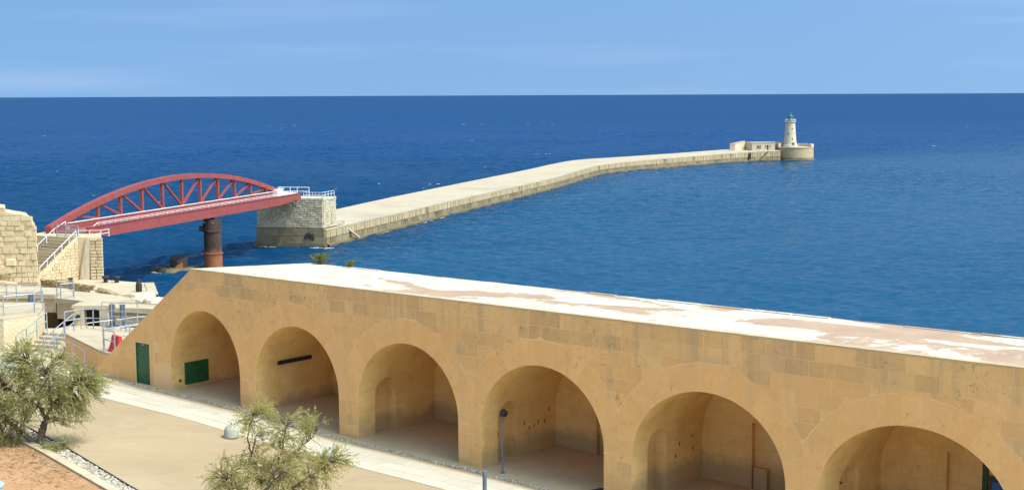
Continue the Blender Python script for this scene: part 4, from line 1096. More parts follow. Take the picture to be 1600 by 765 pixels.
# ================================================================ ABUTMENT, STAIR AND QUAY
def build_abutment():
    rng = random.Random(61); zq = 3.6; zt = 9.6
    root = empty('bridge_abutment', (-61, 201, zq), 0, 'stepped pale stone abutment at the land end of the red bridge', 'abutment')
    O = Vector((-61, 201, zq)); L = lambda x, y: (x-O.x, y-O.y)
    m = MB(); m.prism([L(-61.9, 200.1), L(-58.45, 200), L(-61.3, 209), L(-69, 211), L(-70.5, 204)], -5, zt-zq); m.build('core', M['fort'], root)
    b = MB()
    p, q = Vector((-60.1, 200.0)), Vector((-58.45, 200.0)); nr = 13; rh = (zt-zq-.05)/nr
    for j in range(nr):
        za, zb = .03+j*rh, .03+(j+1)*rh; off = .14*(1-j/nr); cuts = [0, rng.uniform(.35, .65), 1]
        for u, v in zip(cuts[:-1], cuts[1:]):
            s = MB(); s.slab([(lerp(-1.65, .12, u)+.02, za+.02), (lerp(-1.65, .12, v)-.02, za+.02), (lerp(-1.65, .12, v)-.02, zb-.02), (lerp(-1.65, .12, u)+.02, zb-.02)],
                             (q.x-O.x, q.y-O.y, 0), (1, 0, 0), (0, 0, 1), (0, -1, 0), -.1, .22+off+rng.uniform(0, .10), .05)
            s.build('stone_block', M['fort'], root)
    s = MB(); s.slab([(-61.75-O.x, -.3), (-60.3-O.x, -.3), (-60.05-O.x, 5.95), (-60.55-O.x, 5.95)], (0, -1, 0), (1, 0, 0), (0, 0, 1), (0, -1, 0), -.1, .30); s.build('buttress', M['pale'], root)
    # stair flank and steps, descending towards the left foreground
    A = Vector((-61.9, 200.1, zt)); Bp = Vector((-65.2, 193.9, 5.15)); d = Vector((Bp.x-A.x, Bp.y-A.y, 0)); run = d.length; d /= run; wd = Vector((d.y, -d.x, 0))
    if wd.x > 0: wd = -wd
    f = MB(); th = .5
    prof = [(0, -6.5), (run+1, -6.5), (run+1, Bp.z-zt-.65), (0, .0)]
    f.slab(prof, A-O+Vector((0, 0, 0)), d, (0, 0, 1), wd, .0, th); f.build('flank_wall', M['fort'], root)
    nr = 13; rh = 5.8/nr
    for j in range(nr):
        z0 = -6.0+j*rh; x = -rng.uniform(0, .5)
        while x < run+.9:
            w = rng.uniform(.7, 1.1); poly = [(max(0, x)+.02, z0+.02), (min(run+.9, x+w)-.02, z0+.02), (min(run+.9, x+w)-.02, z0+rh-.02), (max(0, x)+.02, z0+rh-.02)]; x += w
            if poly[1][0]-poly[0][0] < .1: continue
            sl = (Bp.z-zt)/run; poly = clip_half(poly, -sl, 1, -.22)
            if len(poly) < 3 or area(poly) < .03: continue
            s = MB(); s.slab(poly, A-O, d, (0, 0, 1), -wd, -.05, rng.uniform(.05, .13), .04); s.build('stone_block', M['fort'], root)
    n = 24
    for k in range(n):
        u = k*run/n; s = MB(); z = -(k+1)*(zt-Bp.z)/n
        c = A-O+d*(u+run/n/2)+wd*(th+2.3)+Vector((0, 0, z-.35)); s.obox(c, d*(run/n/2+.03), wd*2.25, (0, 0, .35)); s.build('step', M['concrete'] if k % 2 else M['rubble'], root)
    # railings at the stair and the landing
    up = Vector((0, 0, 0)); e = wd*.25
    railing('stair_railing', 'white handrail sloping up the right side of the bridge stair', [A.lerp(Bp, t)+e+Vector((0, 0, -.1)) for t in (1, .8, .6, .4, .2, 0)], 1.05, (1.0,), .05, 'white')
    railing('stair_railing', 'white handrail on the far left side of the bridge stair', [A.lerp(Bp, t)+wd*4.6 for t in (.45, .2, 0)]+[A+wd*4.4+Vector((.8, 2.5, .9))], 1.0, (1.0,), .05, 'white')
    railing('landing_railing', 'pale railing along the edge of the bridge landing', [A+Vector((.1, .15, 0)), Vector((-60.2, 200.15, zt)), Vector((-58.6, 200.15, zt)), Vector((-58.0, 202.2, zt))], 1.0, (1.0, .5), .045, 'white')
    g = empty('gate', A+wd*2.1+Vector((0, .4, 0)), 0, 'grey barred gate closing the foot of the red bridge', 'gate')
    rel = lambda t, z: Vector((wd.x*(t-2.1), wd.y*(t-2.1)+.0, z))
    for z in (1.65, .15):
        m = MB(); m.tube([rel(0, z), rel(4.2, z)], .06); m.build('rail', M['galv'], g)
    for t in (0, 1.25, 2.4, 4.2):
        m = MB(); m.tube([rel(t, -.1), rel(t, 1.7)], .075); m.build('post', M['galv'], g)
    for k in range(20):
        t = .15+k*.2; m = MB(); m.tube([rel(t, .15), rel(t, 1.6)], .014); m.build('bar', M['galv'], g)
    m = MB(); c = rel(2.0, 1.3)+Vector((0, -.06, 0)); m.obox(c, wd*.33, Vector((wd.y, -wd.x, 0))*.02, (0, 0, .2)); sg = m.build('sign_panel', M['white'], g)
    m = MB(); m.obox(c+Vector((0, -.03, .02)), wd*.22, Vector((wd.y, -wd.x, 0))*.01, (0, 0, .07)); m.build('sign_print', M['blue'], sg)
    # quay
    q = empty('quay', (-56, 192, 0), 0, 'low concrete quay with iron bollards below the bridge', 'quay'); Lq = lambda x, y: (x+56, y-192)
    m = MB(); m.prism([Lq(-46.9, 184.2), Lq(-50.3, 195.4), Lq(-58.6, 199.8), Lq(-68, 199.8), Lq(-68, 184)], -3, 3.6); m.build('block', M['concrete'], q)
    m = MB(); m.prism([Lq(-46.6, 184.1), Lq(-50.1, 195.7), Lq(-51.3, 195.2), Lq(-47.9, 184.1)], 3.603, 3.72); m.build('edge_stone', M['concrete_pale'], q)
    for k, (x, y, l) in enumerate(((-57.1, 196.6, 'left of the two mushroom bollards on the quay'), (-55.5, 196.5, 'right of the two mushroom bollards on the quay'))):
        m = MB(); m.lathe([(.30, 0), (.30, .55), (.52, .62), (.52, .85), (.45, .92)], (0, 0, 0), 14); o = m.build('mooring_bollard', M['iron']); o.location = (x, y, 3.6); tag(o, l, 'bollard', 'iron bollards on the quay')
    m = MB(); m.lathe([(.42, -.2), (.42, 1.0), (.36, 1.1), (.22, 1.5), (.26, 1.6), (.1, 1.75)], (0, 0, 0), 14); o = m.build('mooring_bollard', M['iron']); o.location = (-49.9, 187.0, 3.6); tag(o, 'tall dark bollard near the shore rocks', 'bollard', 'iron bollards on the quay')
    m = MB(); m.lathe([(.25, 0), (.25, .45), (.38, .5), (.38, .65)], (0, 0, 0), 12); o = m.build('mooring_bollard', M['iron']); o.location = (-62.0, 196.5, 3.6); tag(o, 'small dark bollard at the foot of the abutment', 'bollard', 'iron bollards on the quay')
build_abutment()

def build_rubble_wall():
    rng = random.Random(71)
    pts = [Vector((-64.5, 191.5, 4.75)), Vector((-59.5, 188.0, 4.7)), Vector((-55.4, 185.2, 4.6)), Vector((-54.2, 183.7, 4.5)), Vector((-50.6, 178.0, 4.5)), Vector((-46.8, 172.4, 4.5))]
    for (i0, i1, l) in ((0, 2, 'brown rubble stone wall above the quay, left stretch'), (3, 5, 'brown rubble stone wall above the quay, right stretch')):
        root = empty('rubble_wall', (pts[i0].x, pts[i0].y, 0), 0, l, 'wall', 'rubble walls above the quay'); b = MB(); core = MB()
        for i in range(i0, i1):
            p, q = pts[i], pts[i+1]; d = (q-p); L = math.hypot(d.x, d.y); dd = Vector((d.x/L, d.y/L, 0)); out = Vector((dd.y, -dd.x, 0))
            if out.y > 0: out = -out
            base = p-pts[i0]; base.z = 0
            core.slab([(0, .5), (L, .5), (L, q.z-.1), (0, p.z-.1)], base, dd, (0, 0, 1), out, -1.0, 0)
            for j in range(9):
                z = 2.3+j*.25; x = rng.uniform(-.3, 0)
                while x < L:
                    w = rng.uniform(.3, .6); zt = lerp(p.z, q.z, min(1, max(0, x/L)))
                    if z+.22 < zt+rng.uniform(-.05, .1):
                        b.slab([(max(0, x)+.02, z+.02), (min(L, x+w)-.02, z+.02), (min(L, x+w)-.03, z+.22), (max(0, x)+.03, z+.22)], base, dd, (0, 0, 1), out, -.1, rng.uniform(.03, .14), .03)
                    x += w
        core.build('core', M['rubble'], root); tag(b.build('rubble_stones', M['rubble'], root), kind='stuff')
        cp = MB()
        for k in range(26):
            t = rng.random()*(i1-i0); i = i0+int(t); p = pts[i].lerp(pts[i+1], t-int(t))-Vector((pts[i0].x, pts[i0].y, 0)); cp.lump((p.x-.3*rng.random(), p.y+.5*rng.random(), p.z+.0), .32, .3, .14, rng)
        tag(cp.build('cap_stones', M['rubble'], root), kind='stuff')
    # shore rocks, each a thing
    spots = [(-54.6, 184.6, 4.3, .6), (-55.1, 184.2, 4.0, .5), (-48.9, 182.5, 3.6, .8), (-47.2, 180.0, 3.6, 1.1), (-45.9, 178.2, 3.6, 1.1), (-47.9, 184.2, 3.6, .8), (-45.6, 181.0, 3.2, 1.0), (-48.0, 178.6, 3.7, .8), (-44.8, 176.0, 3.6, 1.0)]
    where = ['pale boulder in the gap between the two rubble walls', 'small pale boulder at the end of the left rubble wall', 'pale shore rock beside the tall dark bollard', 'broad pale shore rock in the middle of the rock pile', 'pale shore rock nearest the sloping end of the arcade', 'pale shore rock at the foot of the quay corner', 'low pale shore rock at the water edge of the pile', 'pale shore rock against the right rubble wall', 'outermost pale shore rock of the pile']
    for (x, y, z, r), l in zip(spots, where):
        bm = bmesh.new(); bmesh.ops.create_icosphere(bm, subdivisions=3, radius=1.0)
        off = Vector((x, y, z))
        for v in bm.verts:
            k = 1+.35*pnoise(v.co*1.3+off)+.15*pnoise(v.co*3.5+off); v.co = Vector((v.co.x*r*1.3*k, v.co.y*r*k, v.co.z*r*.62*k))
        me = bpy.data.meshes.new('shore_rock'); bm.to_mesh(me); bm.free(); me.materials.append(M['rock'])
        o = bpy.data.objects.new('shore_rock', me); COL.objects.link(o); o.location = (x, y, z-.15); o.rotation_euler = (0, 0, rng.uniform(0, 6)); tag(o, l, 'rock', 'shore rocks by the quay')
build_rubble_wall()

def build_fort_wall():
    rng = random.Random(81)
    O = Vector((-62.0, 183, 5.0)); root = empty('ruined_fort_wall', O, 0, 'ruined honey-coloured fort wall at the far left edge', 'wall')
    # x to the left is negative; outline in the wall plane (x, z above 5)
    out = [(-16, -3), (.05, -3), (.05, 1.5), (-.02, 7.7), (-.4, 8.35), (-1.15, 9.15), (-2.9, 9.45), (-3.85, 9.65), (-3.9, 10.2), (-4.5, 10.3), (-16, 10.6)]
    m = MB(); m.slab(out, (0, 0, 0), (1, 0, 0), (0, 0, 1), (.36, -1, 0), -5.5, 0); m.build('core', M['fort'], root)
    z = .4
    while z < 10.2:
        h = rng.uniform(.5, .95); x = -5.4-rng.uniform(0, .6)
        while x < .1:
            w = rng.uniform(.7, 1.9) if z > 4.5 else rng.uniform(.5, 1.1); hh = h if z > 4.5 else h
            poly = [(x+.015, z+.012), (min(.08, x+w)-.015, z+.012+rng.uniform(0, .05)), (min(.08, x+w)-.015-rng.uniform(0, .06), z+h-.012), (x+.015+rng.uniform(0, .05), z+h-.012-rng.uniform(0, .06))]
            for (a, b) in zip(out[3:-1], out[4:]):
                nx, nz = b[1]-a[1], -(b[0]-a[0]); poly = clip_half(poly, nx, nz, nx*a[0]+nz*a[1]) if len(poly) >= 3 and False else poly
            top = interp(sum(p[0] for p in poly)/4, [-5, -3.9, -3.85, -2.9, -1.15, -.4, 0], [10.3, 10.2, 9.65, 9.45, 9.15, 8.35, 7.7])
            poly = clip_half(poly, 0, 1, top-.05)
            if len(poly) >= 3 and poly[1][0]-poly[0][0] > .15 and area(poly) > .1 and rng.random() > .06:
                s = MB(); s.slab(poly, (0, 0, 0), (1, 0, 0), (0, 0, 1), (0, -1, 0), -.15, rng.uniform(.02, .24), .05); s.build('stone_block', M['fort'], root)
            x += w
        z += h
    # rough sloping rock mass leaning on the lower wall
    for k in range(16):
        x = rng.uniform(-7.5, -2.9); top = interp(x, [-8, -4.2, -2.7], [4.6, 4.3, 3.2]); z = rng.uniform(-.3, top-.5); w, h = rng.uniform(.6, 1.1), rng.uniform(.35, .6)
        s_ = MB(); s_.slab([(x-w, z-h), (x+w*.9, z-h*.9), (x+w, z+h*.8), (x+.1, z+h), (x-w*.9, z+h*.85)], (0, 0, 0), (1, 0, 0), (0, 0, 1), (0, -1, 0), -.05, rng.uniform(.55, 1.0)*(1-.08*max(0, z)), .18); s_.build('fallen_stone', M['fort'], root)
build_fort_wall()

# ================================================================ GUN TERRACES
def terrace(name, label, poly, z0, z1, mat, cat='terrace', edge=.0, group=None):
    cx = sum(p[0] for p in poly)/len(poly); cy = sum(p[1] for p in poly)/len(poly)
    root = empty(name, (cx, cy, z0), 0, label, cat, group)
    P = [(x-cx, y-cy) for x, y in poly]
    m = MB(); m.prism(P, 0, z1-z0-.12); m.build('block', M[{'wallmix': 'wall', 'fort': 'fort'}.get(mat, 'concrete')], root)
    k = 1+edge
    m = MB(); m.prism([(x*k, y*k) for x, y in P], z1-z0-.117, z1-z0); m.build('top_slab', M['concrete_pale'], root)
    return root
def wsn(s, n): p = W(s, n, 0); return (p.x, p.y)
terrace('terrace', 'raised pale terrace behind the sloping end of the arcade', [wsn(-7.2, .2), wsn(-8.2, .27), wsn(-14.6, 2.3), wsn(-15.1, 4.1), wsn(-11, 5.2), wsn(-7.0, 6.5)], 14.2, 16.8, 'wallmix', edge=.0)
terrace('terrace', 'lower pale terrace floor in front of the gun emplacements', [wsn(-7.5, 6.6), wsn(-11, 5.22), wsn(-15.2, 4.12), wsn(-19.4, 5.0), wsn(-24.5, 7.2), wsn(-25, 9.5), wsn(-17, 13.5), wsn(-7.5, 12)], 13.0, 15.25, 'c', edge=.0)
terrace('terrace', 'pale raised walkway at the far left with ochre front', [(-29.82, 81.76), (-28.45, 83.75), (-28.9, 86.2), (-29.6, 88.4), (-38, 89.6), (-38, 83.5)], 13.5, 16.6, 'fort')
def build_steps():
    root = empty('terrace_steps', (-26.7, 80.4, 14.8), 0, 'short stone steps down from the terrace beside the tree', 'steps'); d = Vector((-.35, -.94, 0)); w = Vector((.94, -.35, 0))
    for k in range(6):
        m = MB(); z1 = 1.05-k*.16; m.obox(d*(-.9+k*.42)+Vector((0, 0, z1/2)), d*.21, w*.95, (0, 0, z1/2)); m.build('step', M['concrete'], root)
    railing('step_railing', 'left pipe handrail of the terrace steps', [Vector((-26.7, 80.4, 15.6))+d*(-1.0+k*.9)-w*.95+Vector((0, 0, .3-k*.33)) for k in range(4)], 1.1, (1.0, .55), .033, group='handrails of the terrace steps')
    railing('step_railing', 'right pipe handrail of the terrace steps', [Vector((-26.7, 80.4, 15.6))+d*(-1.0+k*.9)+w*.95+Vector((0, 0, .3-k*.33)) for k in range(4)], 1.1, (1.0, .55), .033, group='handrails of the terrace steps')
build_steps()

def emplacement(label, inner, outer, zf, zt, cat='emplacement', lip=.25):
    cx, cy = inner[0]; root = empty('gun_emplacement', (cx, cy, zf), 0, label, cat, 'gun emplacements')
    I = [Vector((x-cx, y-cy, 0)) for x, y in inner]; Oo = [Vector((x-cx, y-cy, 0)) for x, y in outer]; h = zt-zf
    m = MB(); n = len(I)
    for i in range(n):
        o = (I[i]-Oo[i]).normalized(); a = I[i]; b = Oo[i]
        m.v += [tuple(a), tuple(a+Vector((0, 0, h-.3))), tuple(b+Vector((0, 0, h-.3))), tuple(b+Vector((0, 0, -4)))]
    for i in range(n-1):
        for q in range(3): m.f.append((i*4+q, i*4+q+1, (i+1)*4+q+1, (i+1)*4+q))
    m.f += [(0, 1, 2, 3), tuple((n-1)*4+q for q in range(4))]
    m.build('parapet_wall', M['concrete'], root)
    t = MB()
    for i in range(n):
        o = (I[i]-Oo[i]).normalized()*lip; a = I[i]+o; b = Oo[i]
        t.v += [tuple(a+Vector((0, 0, h-.297))), tuple(a+Vector((0, 0, h))), tuple(b+Vector((0, 0, h-.12))), tuple(b+Vector((0, 0, h-.297)))]
    for i in range(n-1):
        for q in range(4): t.f.append((i*4+q, i*4+(q+1) % 4, (i+1)*4+(q+1) % 4, (i+1)*4+q))
    t.f += [(0, 1, 2, 3), tuple((n-1)*4+q for q in range(4))]
    t.build('apron', M['concrete_pale'], root); return root
def curve(p0, p1, bulge, n=9):
    p0 = Vector(p0); p1 = Vector(p1); d = p1-p0; nn = Vector((-d.y, d.x)).normalized(); return [tuple(p0.lerp(p1, k/(n-1))+nn*bulge*math.sin(math.pi*k/(n-1))) for k in range(n)]
emplacement('leftmost concrete gun emplacement behind the upper railing', curve((-37, 93.6), (-30.9, 94.6), .9), curve((-38, 99.5), (-31.2, 98.4), .4), 15.0, 16.25)
emplacement('middle concrete gun emplacement with a wide sloping apron', curve((-30.4, 93.3), (-26.6, 89.7), .5), curve((-31.2, 97.6), (-25.2, 93.4), .5), 14.8, 16.2)
emplacement('right concrete gun emplacement beside the arcade end', curve((-25.9, 88.9), (-20.0, 86.6), .6), curve((-26.4, 91.3), (-20.5, 90.2), .5), 15.0, 16.2)
def magazine():
    root = empty('magazine_entrance', (-26.4, 87.4, 14.9), 0, 'narrow magazine entrance with pale jambs between the emplacements', 'entrance')
    for x0, x1 in ((-1.0, -.45), (.55, 1.05)):
        m = MB(); m.box(x0, x1, 0, 1.6, 0, 1.45); m.build('jamb', M['concrete_pale'], root)
    m = MB(); m.box(-.45, .55, .7, .8, 0, 1.3); m.build('dark_doorway', M['hole'], root)  # near-black panel: the shade inside the doorway is put into its colour
    m = MB(); m.box(-1.2, 1.25, .05, 1.7, 1.453, 1.62); m.build('lintel', M['concrete_pale'], root)
    m = MB(); m.tube([(-.75, -.05, .95), (-.75, -.25, .95)], .14, 12); m.build('vent', M['dark'], root)
    for k, (x, y, l) in enumerate(((-24.9, 86.9, 'left bluegrey steel post before the right emplacement'), (-24.2, 86.7, 'right bluegrey steel post before the right emplacement'), (-31.6, 91.8, 'bluegrey steel post before the leftmost emplacement'))):
        m = MB(); m.box(-.16, .16, -.05, .05, 0, 1.35); m.box(-.04, .04, -.2, -.053, 0, 1.35); m.box(-.3, .3, -.3, .3, -.6, 0.0); o = m.build('steel_post', M['bluegrey']); o.location = (x, y, 15.35 if k < 2 else 15.4); tag(o, l, 'post', 'steel posts at the emplacements')
magazine()

def rails():
    T = lambda s, n, z: W(s, n, z-15.3)
    V = Vector
    railing('pipe_railing', 'grey pipe railing along the terrace edge above the red barrier', [T(-8.25, .40, 16.8), T(-7.2, .32, 16.8)], 1.1, (1.0, .55), .032, group='pipe railings')
    railing('pipe_railing', 'grey pipe railing running back across the raised terrace', [T(-8.3, .46, 16.8), T(-8.35, 2.05, 16.8), T(-8.3, 2.8, 16.8), T(-8.2, 4.5, 16.8)], 1.1, (1.0, .55), .032, group='pipe railings')
    railing('pipe_railing', 'grey pipe railing along the back left of the raised terrace', [T(-14.9, 2.5, 16.8), T(-15.0, 3.6, 16.8), T(-14.6, 4.1, 16.8), T(-12.3, 4.6, 16.8), T(-9.5, 5.4, 16.8)], 1.1, (1.0, .55), .032, group='pipe railings')
    railing('pipe_railing', 'grey pipe railing on the lower terrace before the emplacements', [V((-24.9, 81.6, 15.25)), V((-24.1, 82.4, 15.25)), V((-23.3, 83.0, 15.25)), V((-22.55, 83.9, 15.25)), V((-21.2, 84.4, 15.25))], 1.1, (1.0, .55), .032, group='pipe railings')
    railing('pipe_railing', 'grey pipe railing on the far left walkway above its ochre front', [V((-32.5, 82.9, 16.6)), V((-30.23, 83.0, 16.6)), V((-28.76, 84.1, 16.6)), V((-28.75, 85.6, 16.6))], 1.15, (1.0, .5), .034, group='pipe railings')
    railing('pipe_railing', 'long grey pipe railing at the back of the far left walkway', [V((-35, 89.0, 16.6)), V((-32.9, 88.7, 16.6)), V((-32.0, 88.5, 16.6)), V((-31.3, 88.3, 16.6)), V((-29.7, 88.2, 16.6))], 1.15, (1.0, .55), .034, group='pipe railings')
    railing('pipe_railing', 'curved grey railing on the middle emplacement apron', [V((-30.9, 94.9, 16.2)), V((-29.6, 94.3, 16.2)), V((-29.2, 93.2, 16.2)), V((-29.9, 92.6, 16.2))], 1.0, (1.0, .55), .034, group='pipe railings')
    railing('pipe_railing', 'thin grey railing in front of the right emplacement', [V((-25.2, 85.8, 15.25)), V((-24.6, 85.7, 15.25)), V((-22.9, 85.3, 15.25)), V((-21.6, 84.9, 15.25)), V((-20.0, 84.6, 15.25))], 1.72, (1.0, .5), .026, group='pipe railings')
    railing('pipe_railing', 'low grey railing on the ground below the raised terrace', [W(-13.6, 1.15, gz(-13)), W(-11.6, .75, gz(-11.6)), W(-9.2, -.1, gz(-9))], 1.1, (1.0, .5), .026, group='pipe railings')
rails()

def red_barrier():
    root = empty('plastic_barrier', W(-7.62, .75, 16.8-15.3), ARZ-.15, 'red plastic road barrier standing on the raised terrace', 'barrier')
    m = MB(); L = .48
    rows = [(0, .26, L), (.10, .26, L), (.22, .19, L*.96), (.55, .11, L*.86), (.74, .09, L*.82), (.82, .075, L*.80)]
    S = 10
    for z, w, l in rows:
        for k in range(S):
            x = lerp(-l, l, k/(S-1)); dip = .05 if (k in (3, 6) and z > .7) else 0
            m.v.append((x, -w*(1-.16*(k in (2, 7))), z-dip))
        for k in range(S):
            x = lerp(l, -l, k/(S-1)); dip = .05 if (k in (3, 6) and z > .7) else 0
            m.v.append((x, w*(1-.16*(k in (2, 7))), z-dip))
    R = 2*S
    for i in range(len(rows)-1):
        for k in range(R): m.f.append((i*R+k, i*R+(k+1) % R, (i+1)*R+(k+1) % R, (i+1)*R+k))
    for k in range(S-1): m.f.append(tuple((len(rows)-1)*R+q for q in (k, k+1, R-2-k, R-1-k))); m.f.append((k, R-1-k, R-2-k, k+1))
    m.build('body', M['redplastic'], root)
    for x in (-.42, -.12, .2):
        f = MB(); f.box(x, x+.2, -.285, .285, -.002, .11); f.build('foot', M['redplastic'], root)
    h = MB(); h.lathe([(.05, 0), (.05, .04)], (0, 0, .80), 10); h.build('filler_cap', M['redplastic'], root)
red_barrier()

# ================================================================ FORECOURT FURNITURE
def bell_lamp(s, n, label):
    root = empty('bell_bollard', W(s, n, gz(s)+.02), 0, label, 'bollard', 'bell-shaped bollards on the path')
    m = MB(); m.lathe([(.31, 0), (.31, .05), (.30, .24), (.285, .34), (.235, .44), (.15, .50), (.05, .52)], (0, 0, 0), 24); m.build('body', M['lamp'], root, smooth=True)
    m = MB(); m.lathe([(.03, .51), (.03, .55), (.018, .61), (.005, .63)], (0, 0, 0), 8); m.build('finial', M['bluegrey'], root)
bell_lamp(6.45, -3.55, 'bell-shaped pale concrete bollard on the path edge, left of the feathery bush')
bell_lamp(12.1, -3.3, 'bell-shaped pale bollard half hidden behind the feathery bush')
def spotlight():
    root = empty('spotlight', W(18.15, .05, gz(18)), ARZ, 'slim grey pole with a dark spotlight beside the fourth arch', 'spotlight')
    m = MB(); m.tube([(0, 0, -.05), (0, 0, 2.25)], .032, 8); m.build('pole', M['bluegrey'], root)
    m = MB(); m.obox((.05, .02, 2.34), Vector((.10, 0, -.05)), Vector((0, .10, 0)), Vector((.04, 0, .09))); m.build('lamp_head', M['dark'], root)
    m = MB(); m.tube([(0, -.115, 2.22), (0, -.115, 2.32), (.02, -.115, 2.36)], .015); m.tube([(0, .115, 2.22), (0, .115, 2.32), (.02, .115, 2.36)], .015); m.tube([(0, -.115, 2.22), (0, .115, 2.22)], .015); m.build('bracket', M['dark'], root)
    m = MB(); m.lathe([(.11, 0), (.11, .02)], (0, 0, 0), 10); m.build('base_plate', M['bluegrey'], root)
spotlight()
def grey_post():
    o = empty('grey_post', (-1.0, 48.6, 15.3+gz(20.5)), 0, 'slim grey metal post at the bottom edge before the fourth arch', 'post')
    m = MB(); m.lathe([(.075, 0), (.075, 1.28), (.06, 1.31)], (0, 0, 0), 14); m.build('pole', M['bluegrey'], o)
    m = MB(); m.lathe([(.13, 0), (.13, .03)], (0, 0, 0), 14); m.build('base_plate', M['bluegrey'], o)
grey_post()
def bin_():
    root = empty('litter_bin', (-18.32, 48.45, 15.12), 0, 'pale blue bin cut off by the bottom left corner', 'bin')
    m = MB(); m.lathe([(.30, 0), (.36, .75), (.40, .80)], (0, 0, 0), 20); m.build('body', M['binblue'], root)
    m = MB(); m.lathe([(.42, .80), (.42, .86), (.36, .92), (.30, .90), (.1, .89)], (0, 0, 0), 20); m.build('lid', M['binblue'], root)
bin_()

# ================================================================ TREES
def tamarisk(label, base, limbs, clumps, seed, nplume, mat, density=26, name='tamarisk_tree', cat='tree', leafscale=1.0, stemr=.02):
    """limbs: (points, r0, r1); clumps: (x, y, z, rx, ry, rz, weight) relative to the base"""
    rng = random.Random(seed); root = empty(name, base, 0, label, cat)
    tm = MB(); skel = []
    for pts, r0, r1 in limbs:
        P = [Vector(p) for p in pts]; Q = []
        for i in range(len(P)-1):
            for k in range(5):
                t = k/5; j = Vector((rng.uniform(-1, 1), rng.uniform(-1, 1), rng.uniform(-1, 1)))*.03; Q.append(P[i].lerp(P[i+1], t)+(j if (i+k) else Vector()))
        Q.append(P[-1]); n = len(Q)
        tm.tube(Q, [lerp(r0, r1, i/(n-1))*rng.uniform(.9, 1.1) for i in range(n)], 8); skel += Q[n//3:]
    trunk = tm.build('trunk', M['bark'], root, smooth=True)
    tw = MB(); lf = MB(); wsum = [c[6] for c in clumps]
    for _ in range(nplume):
        c = rng.choices(clumps, wsum)[0]
        while True:
            u = Vector((rng.uniform(-1, 1), rng.uniform(-1, 1), rng.uniform(-1, 1)))
            if u.length < 1: break
        u = u*(u.length**-.35 if u.length > .05 else 1)
        e = Vector((c[0]+u.x*c[3], c[1]+u.y*c[4], c[2]+u.z*c[5]))
        s0 = min(skel, key=lambda q: (q-e).length+rng.uniform(0, .5)); d = e-s0; L = d.length
        mid = s0+d*.5+Vector((rng.uniform(-.1, .1), rng.uniform(-.1, .1), .12*L))
        tw.tube([s0, mid, e], [stemr*(.5+.35*L), stemr*.55, stemr*.25], 4)
        dirv = (e-mid).normalized()
        # feathery sprays along the outer part of the twig
        for q in range(3):
            t = rng.uniform(.4, 1.0); o = mid.lerp(e, t*2-1) if t > .5 else s0.lerp(mid, t*2)
            dv = (dirv+Vector((rng.uniform(-1, 1), rng.uniform(-1, 1), rng.uniform(-.7, 1)))*.6).normalized(); sl = rng.uniform(.30, .68)*leafscale
            droop = Vector((0, 0, -.12*sl))
            for k in range(density):
                a = rng.random(); p = o+dv*sl*a+droop*a*a
                v = (dv*1.25+Vector((rng.uniform(-1, 1), rng.uniform(-1, 1), rng.uniform(-.8, .9)))).normalized(); ll = rng.uniform(.05, .15)*leafscale; w = rng.uniform(.007, .013)*leafscale
                sd = v.cross(Vector((rng.uniform(-1, 1), rng.uniform(-1, 1), rng.uniform(-1, 1)))).normalized()*w; b = len(lf.v)
                lf.v += [tuple(p-sd), tuple(p+sd), tuple(p+v*ll)]; lf.f.append((b, b+1, b+2))
    tw.build('twigs', M['bark'], trunk, fix=False)
    tag(lf.build('crown', M[mat], root, fix=False), kind='stuff'); return root
T1 = Vector((-19.05, 55.7, 15.42))
PX = .0254
def cl(px, py, rx, ry, w, yo=0.0, yr=None, base=(62, 698), k=PX): return ((px-base[0])*k, yo, (base[1]-py)*k, rx*k, (yr if yr else rx*k), ry*k, w)
tamarisk('feathery tamarisk tree with a forked trunk at the left, beside the red earth', T1,
         [([(0, 0, -.1), (.06, 0, .45), (.16, .05, .95), (.24, .05, 1.2)], .17, .125),
          ([(.24, .05, 1.2), (.5, .15, 1.75), (.95, .3, 2.35), (1.5, .3, 2.7)], .11, .03), ([(.5, .15, 1.75), (.6, -.3, 2.5), (.5, -.5, 3.3)], .05, .02),
          ([(.24, .05, 1.2), (.05, .1, 1.7), (-.25, .2, 2.5), (-.45, .2, 3.6)], .10, .02), ([(.05, .1, 1.7), (-.6, -.2, 2.2), (-1.3, -.3, 2.6)], .05, .02), ([(-.1, .1, 2.1), (.2, .7, 2.8), (.4, .9, 3.4)], .04, .02),
          ([(-.03, 0, .05), (-.5, .1, .45), (-1.1, .1, 1.0), (-1.9, 0, 1.7), (-2.4, 0, 2.2)], .12, .03), ([(-1.1, .1, 1.0), (-1.5, -.5, 1.2), (-2.2, -.8, 1.3)], .05, .02)],
         [cl(38, 550, 34, 28, 1.0), cl(85, 575, 48, 36, 1.6), cl(128, 600, 36, 32, 1.3), cl(45, 605, 50, 40, 1.6), cl(10, 590, 40, 45, 1.2), cl(108, 640, 30, 18, .6), cl(150, 598, 22, 22, .5), cl(15, 648, 38, 26, 1.0), cl(-20, 640, 40, 45, .8), cl(5, 690, 28, 14, .35), cl(75, 612, 36, 22, .7)],
         101, 940, 'leaf', 25)
tamarisk('low green tamarisk shoots at the foot of the forked trunk', T1+Vector((.55, -.75, -.05)),
         [([(0, 0, -.05), (.15, 0, .3), (.3, .1, .55)], .03, .012), ([(0, 0, -.05), (.35, -.1, .3), (.85, -.1, .55)], .03, .01), ([(0, 0, -.05), (-.1, -.2, .35)], .025, .01)],
         [(.1, 0, .18, .45, .4, .22, 1), (.45, 0, .25, .3, .3, .2, .5), (.75, .1, .6, .2, .2, .35, .1)], 102, 130, 'leaf', 22, 'tamarisk_shoots', 'bush', .8, .012)
T2 = Vector((-8.3, 47.7, 15.15)); PX2 = .0217
def c2(px, py, rx, ry, w): return cl(px, py, rx, ry, w, base=(430, 797), k=PX2, yr=rx*PX2*.9)
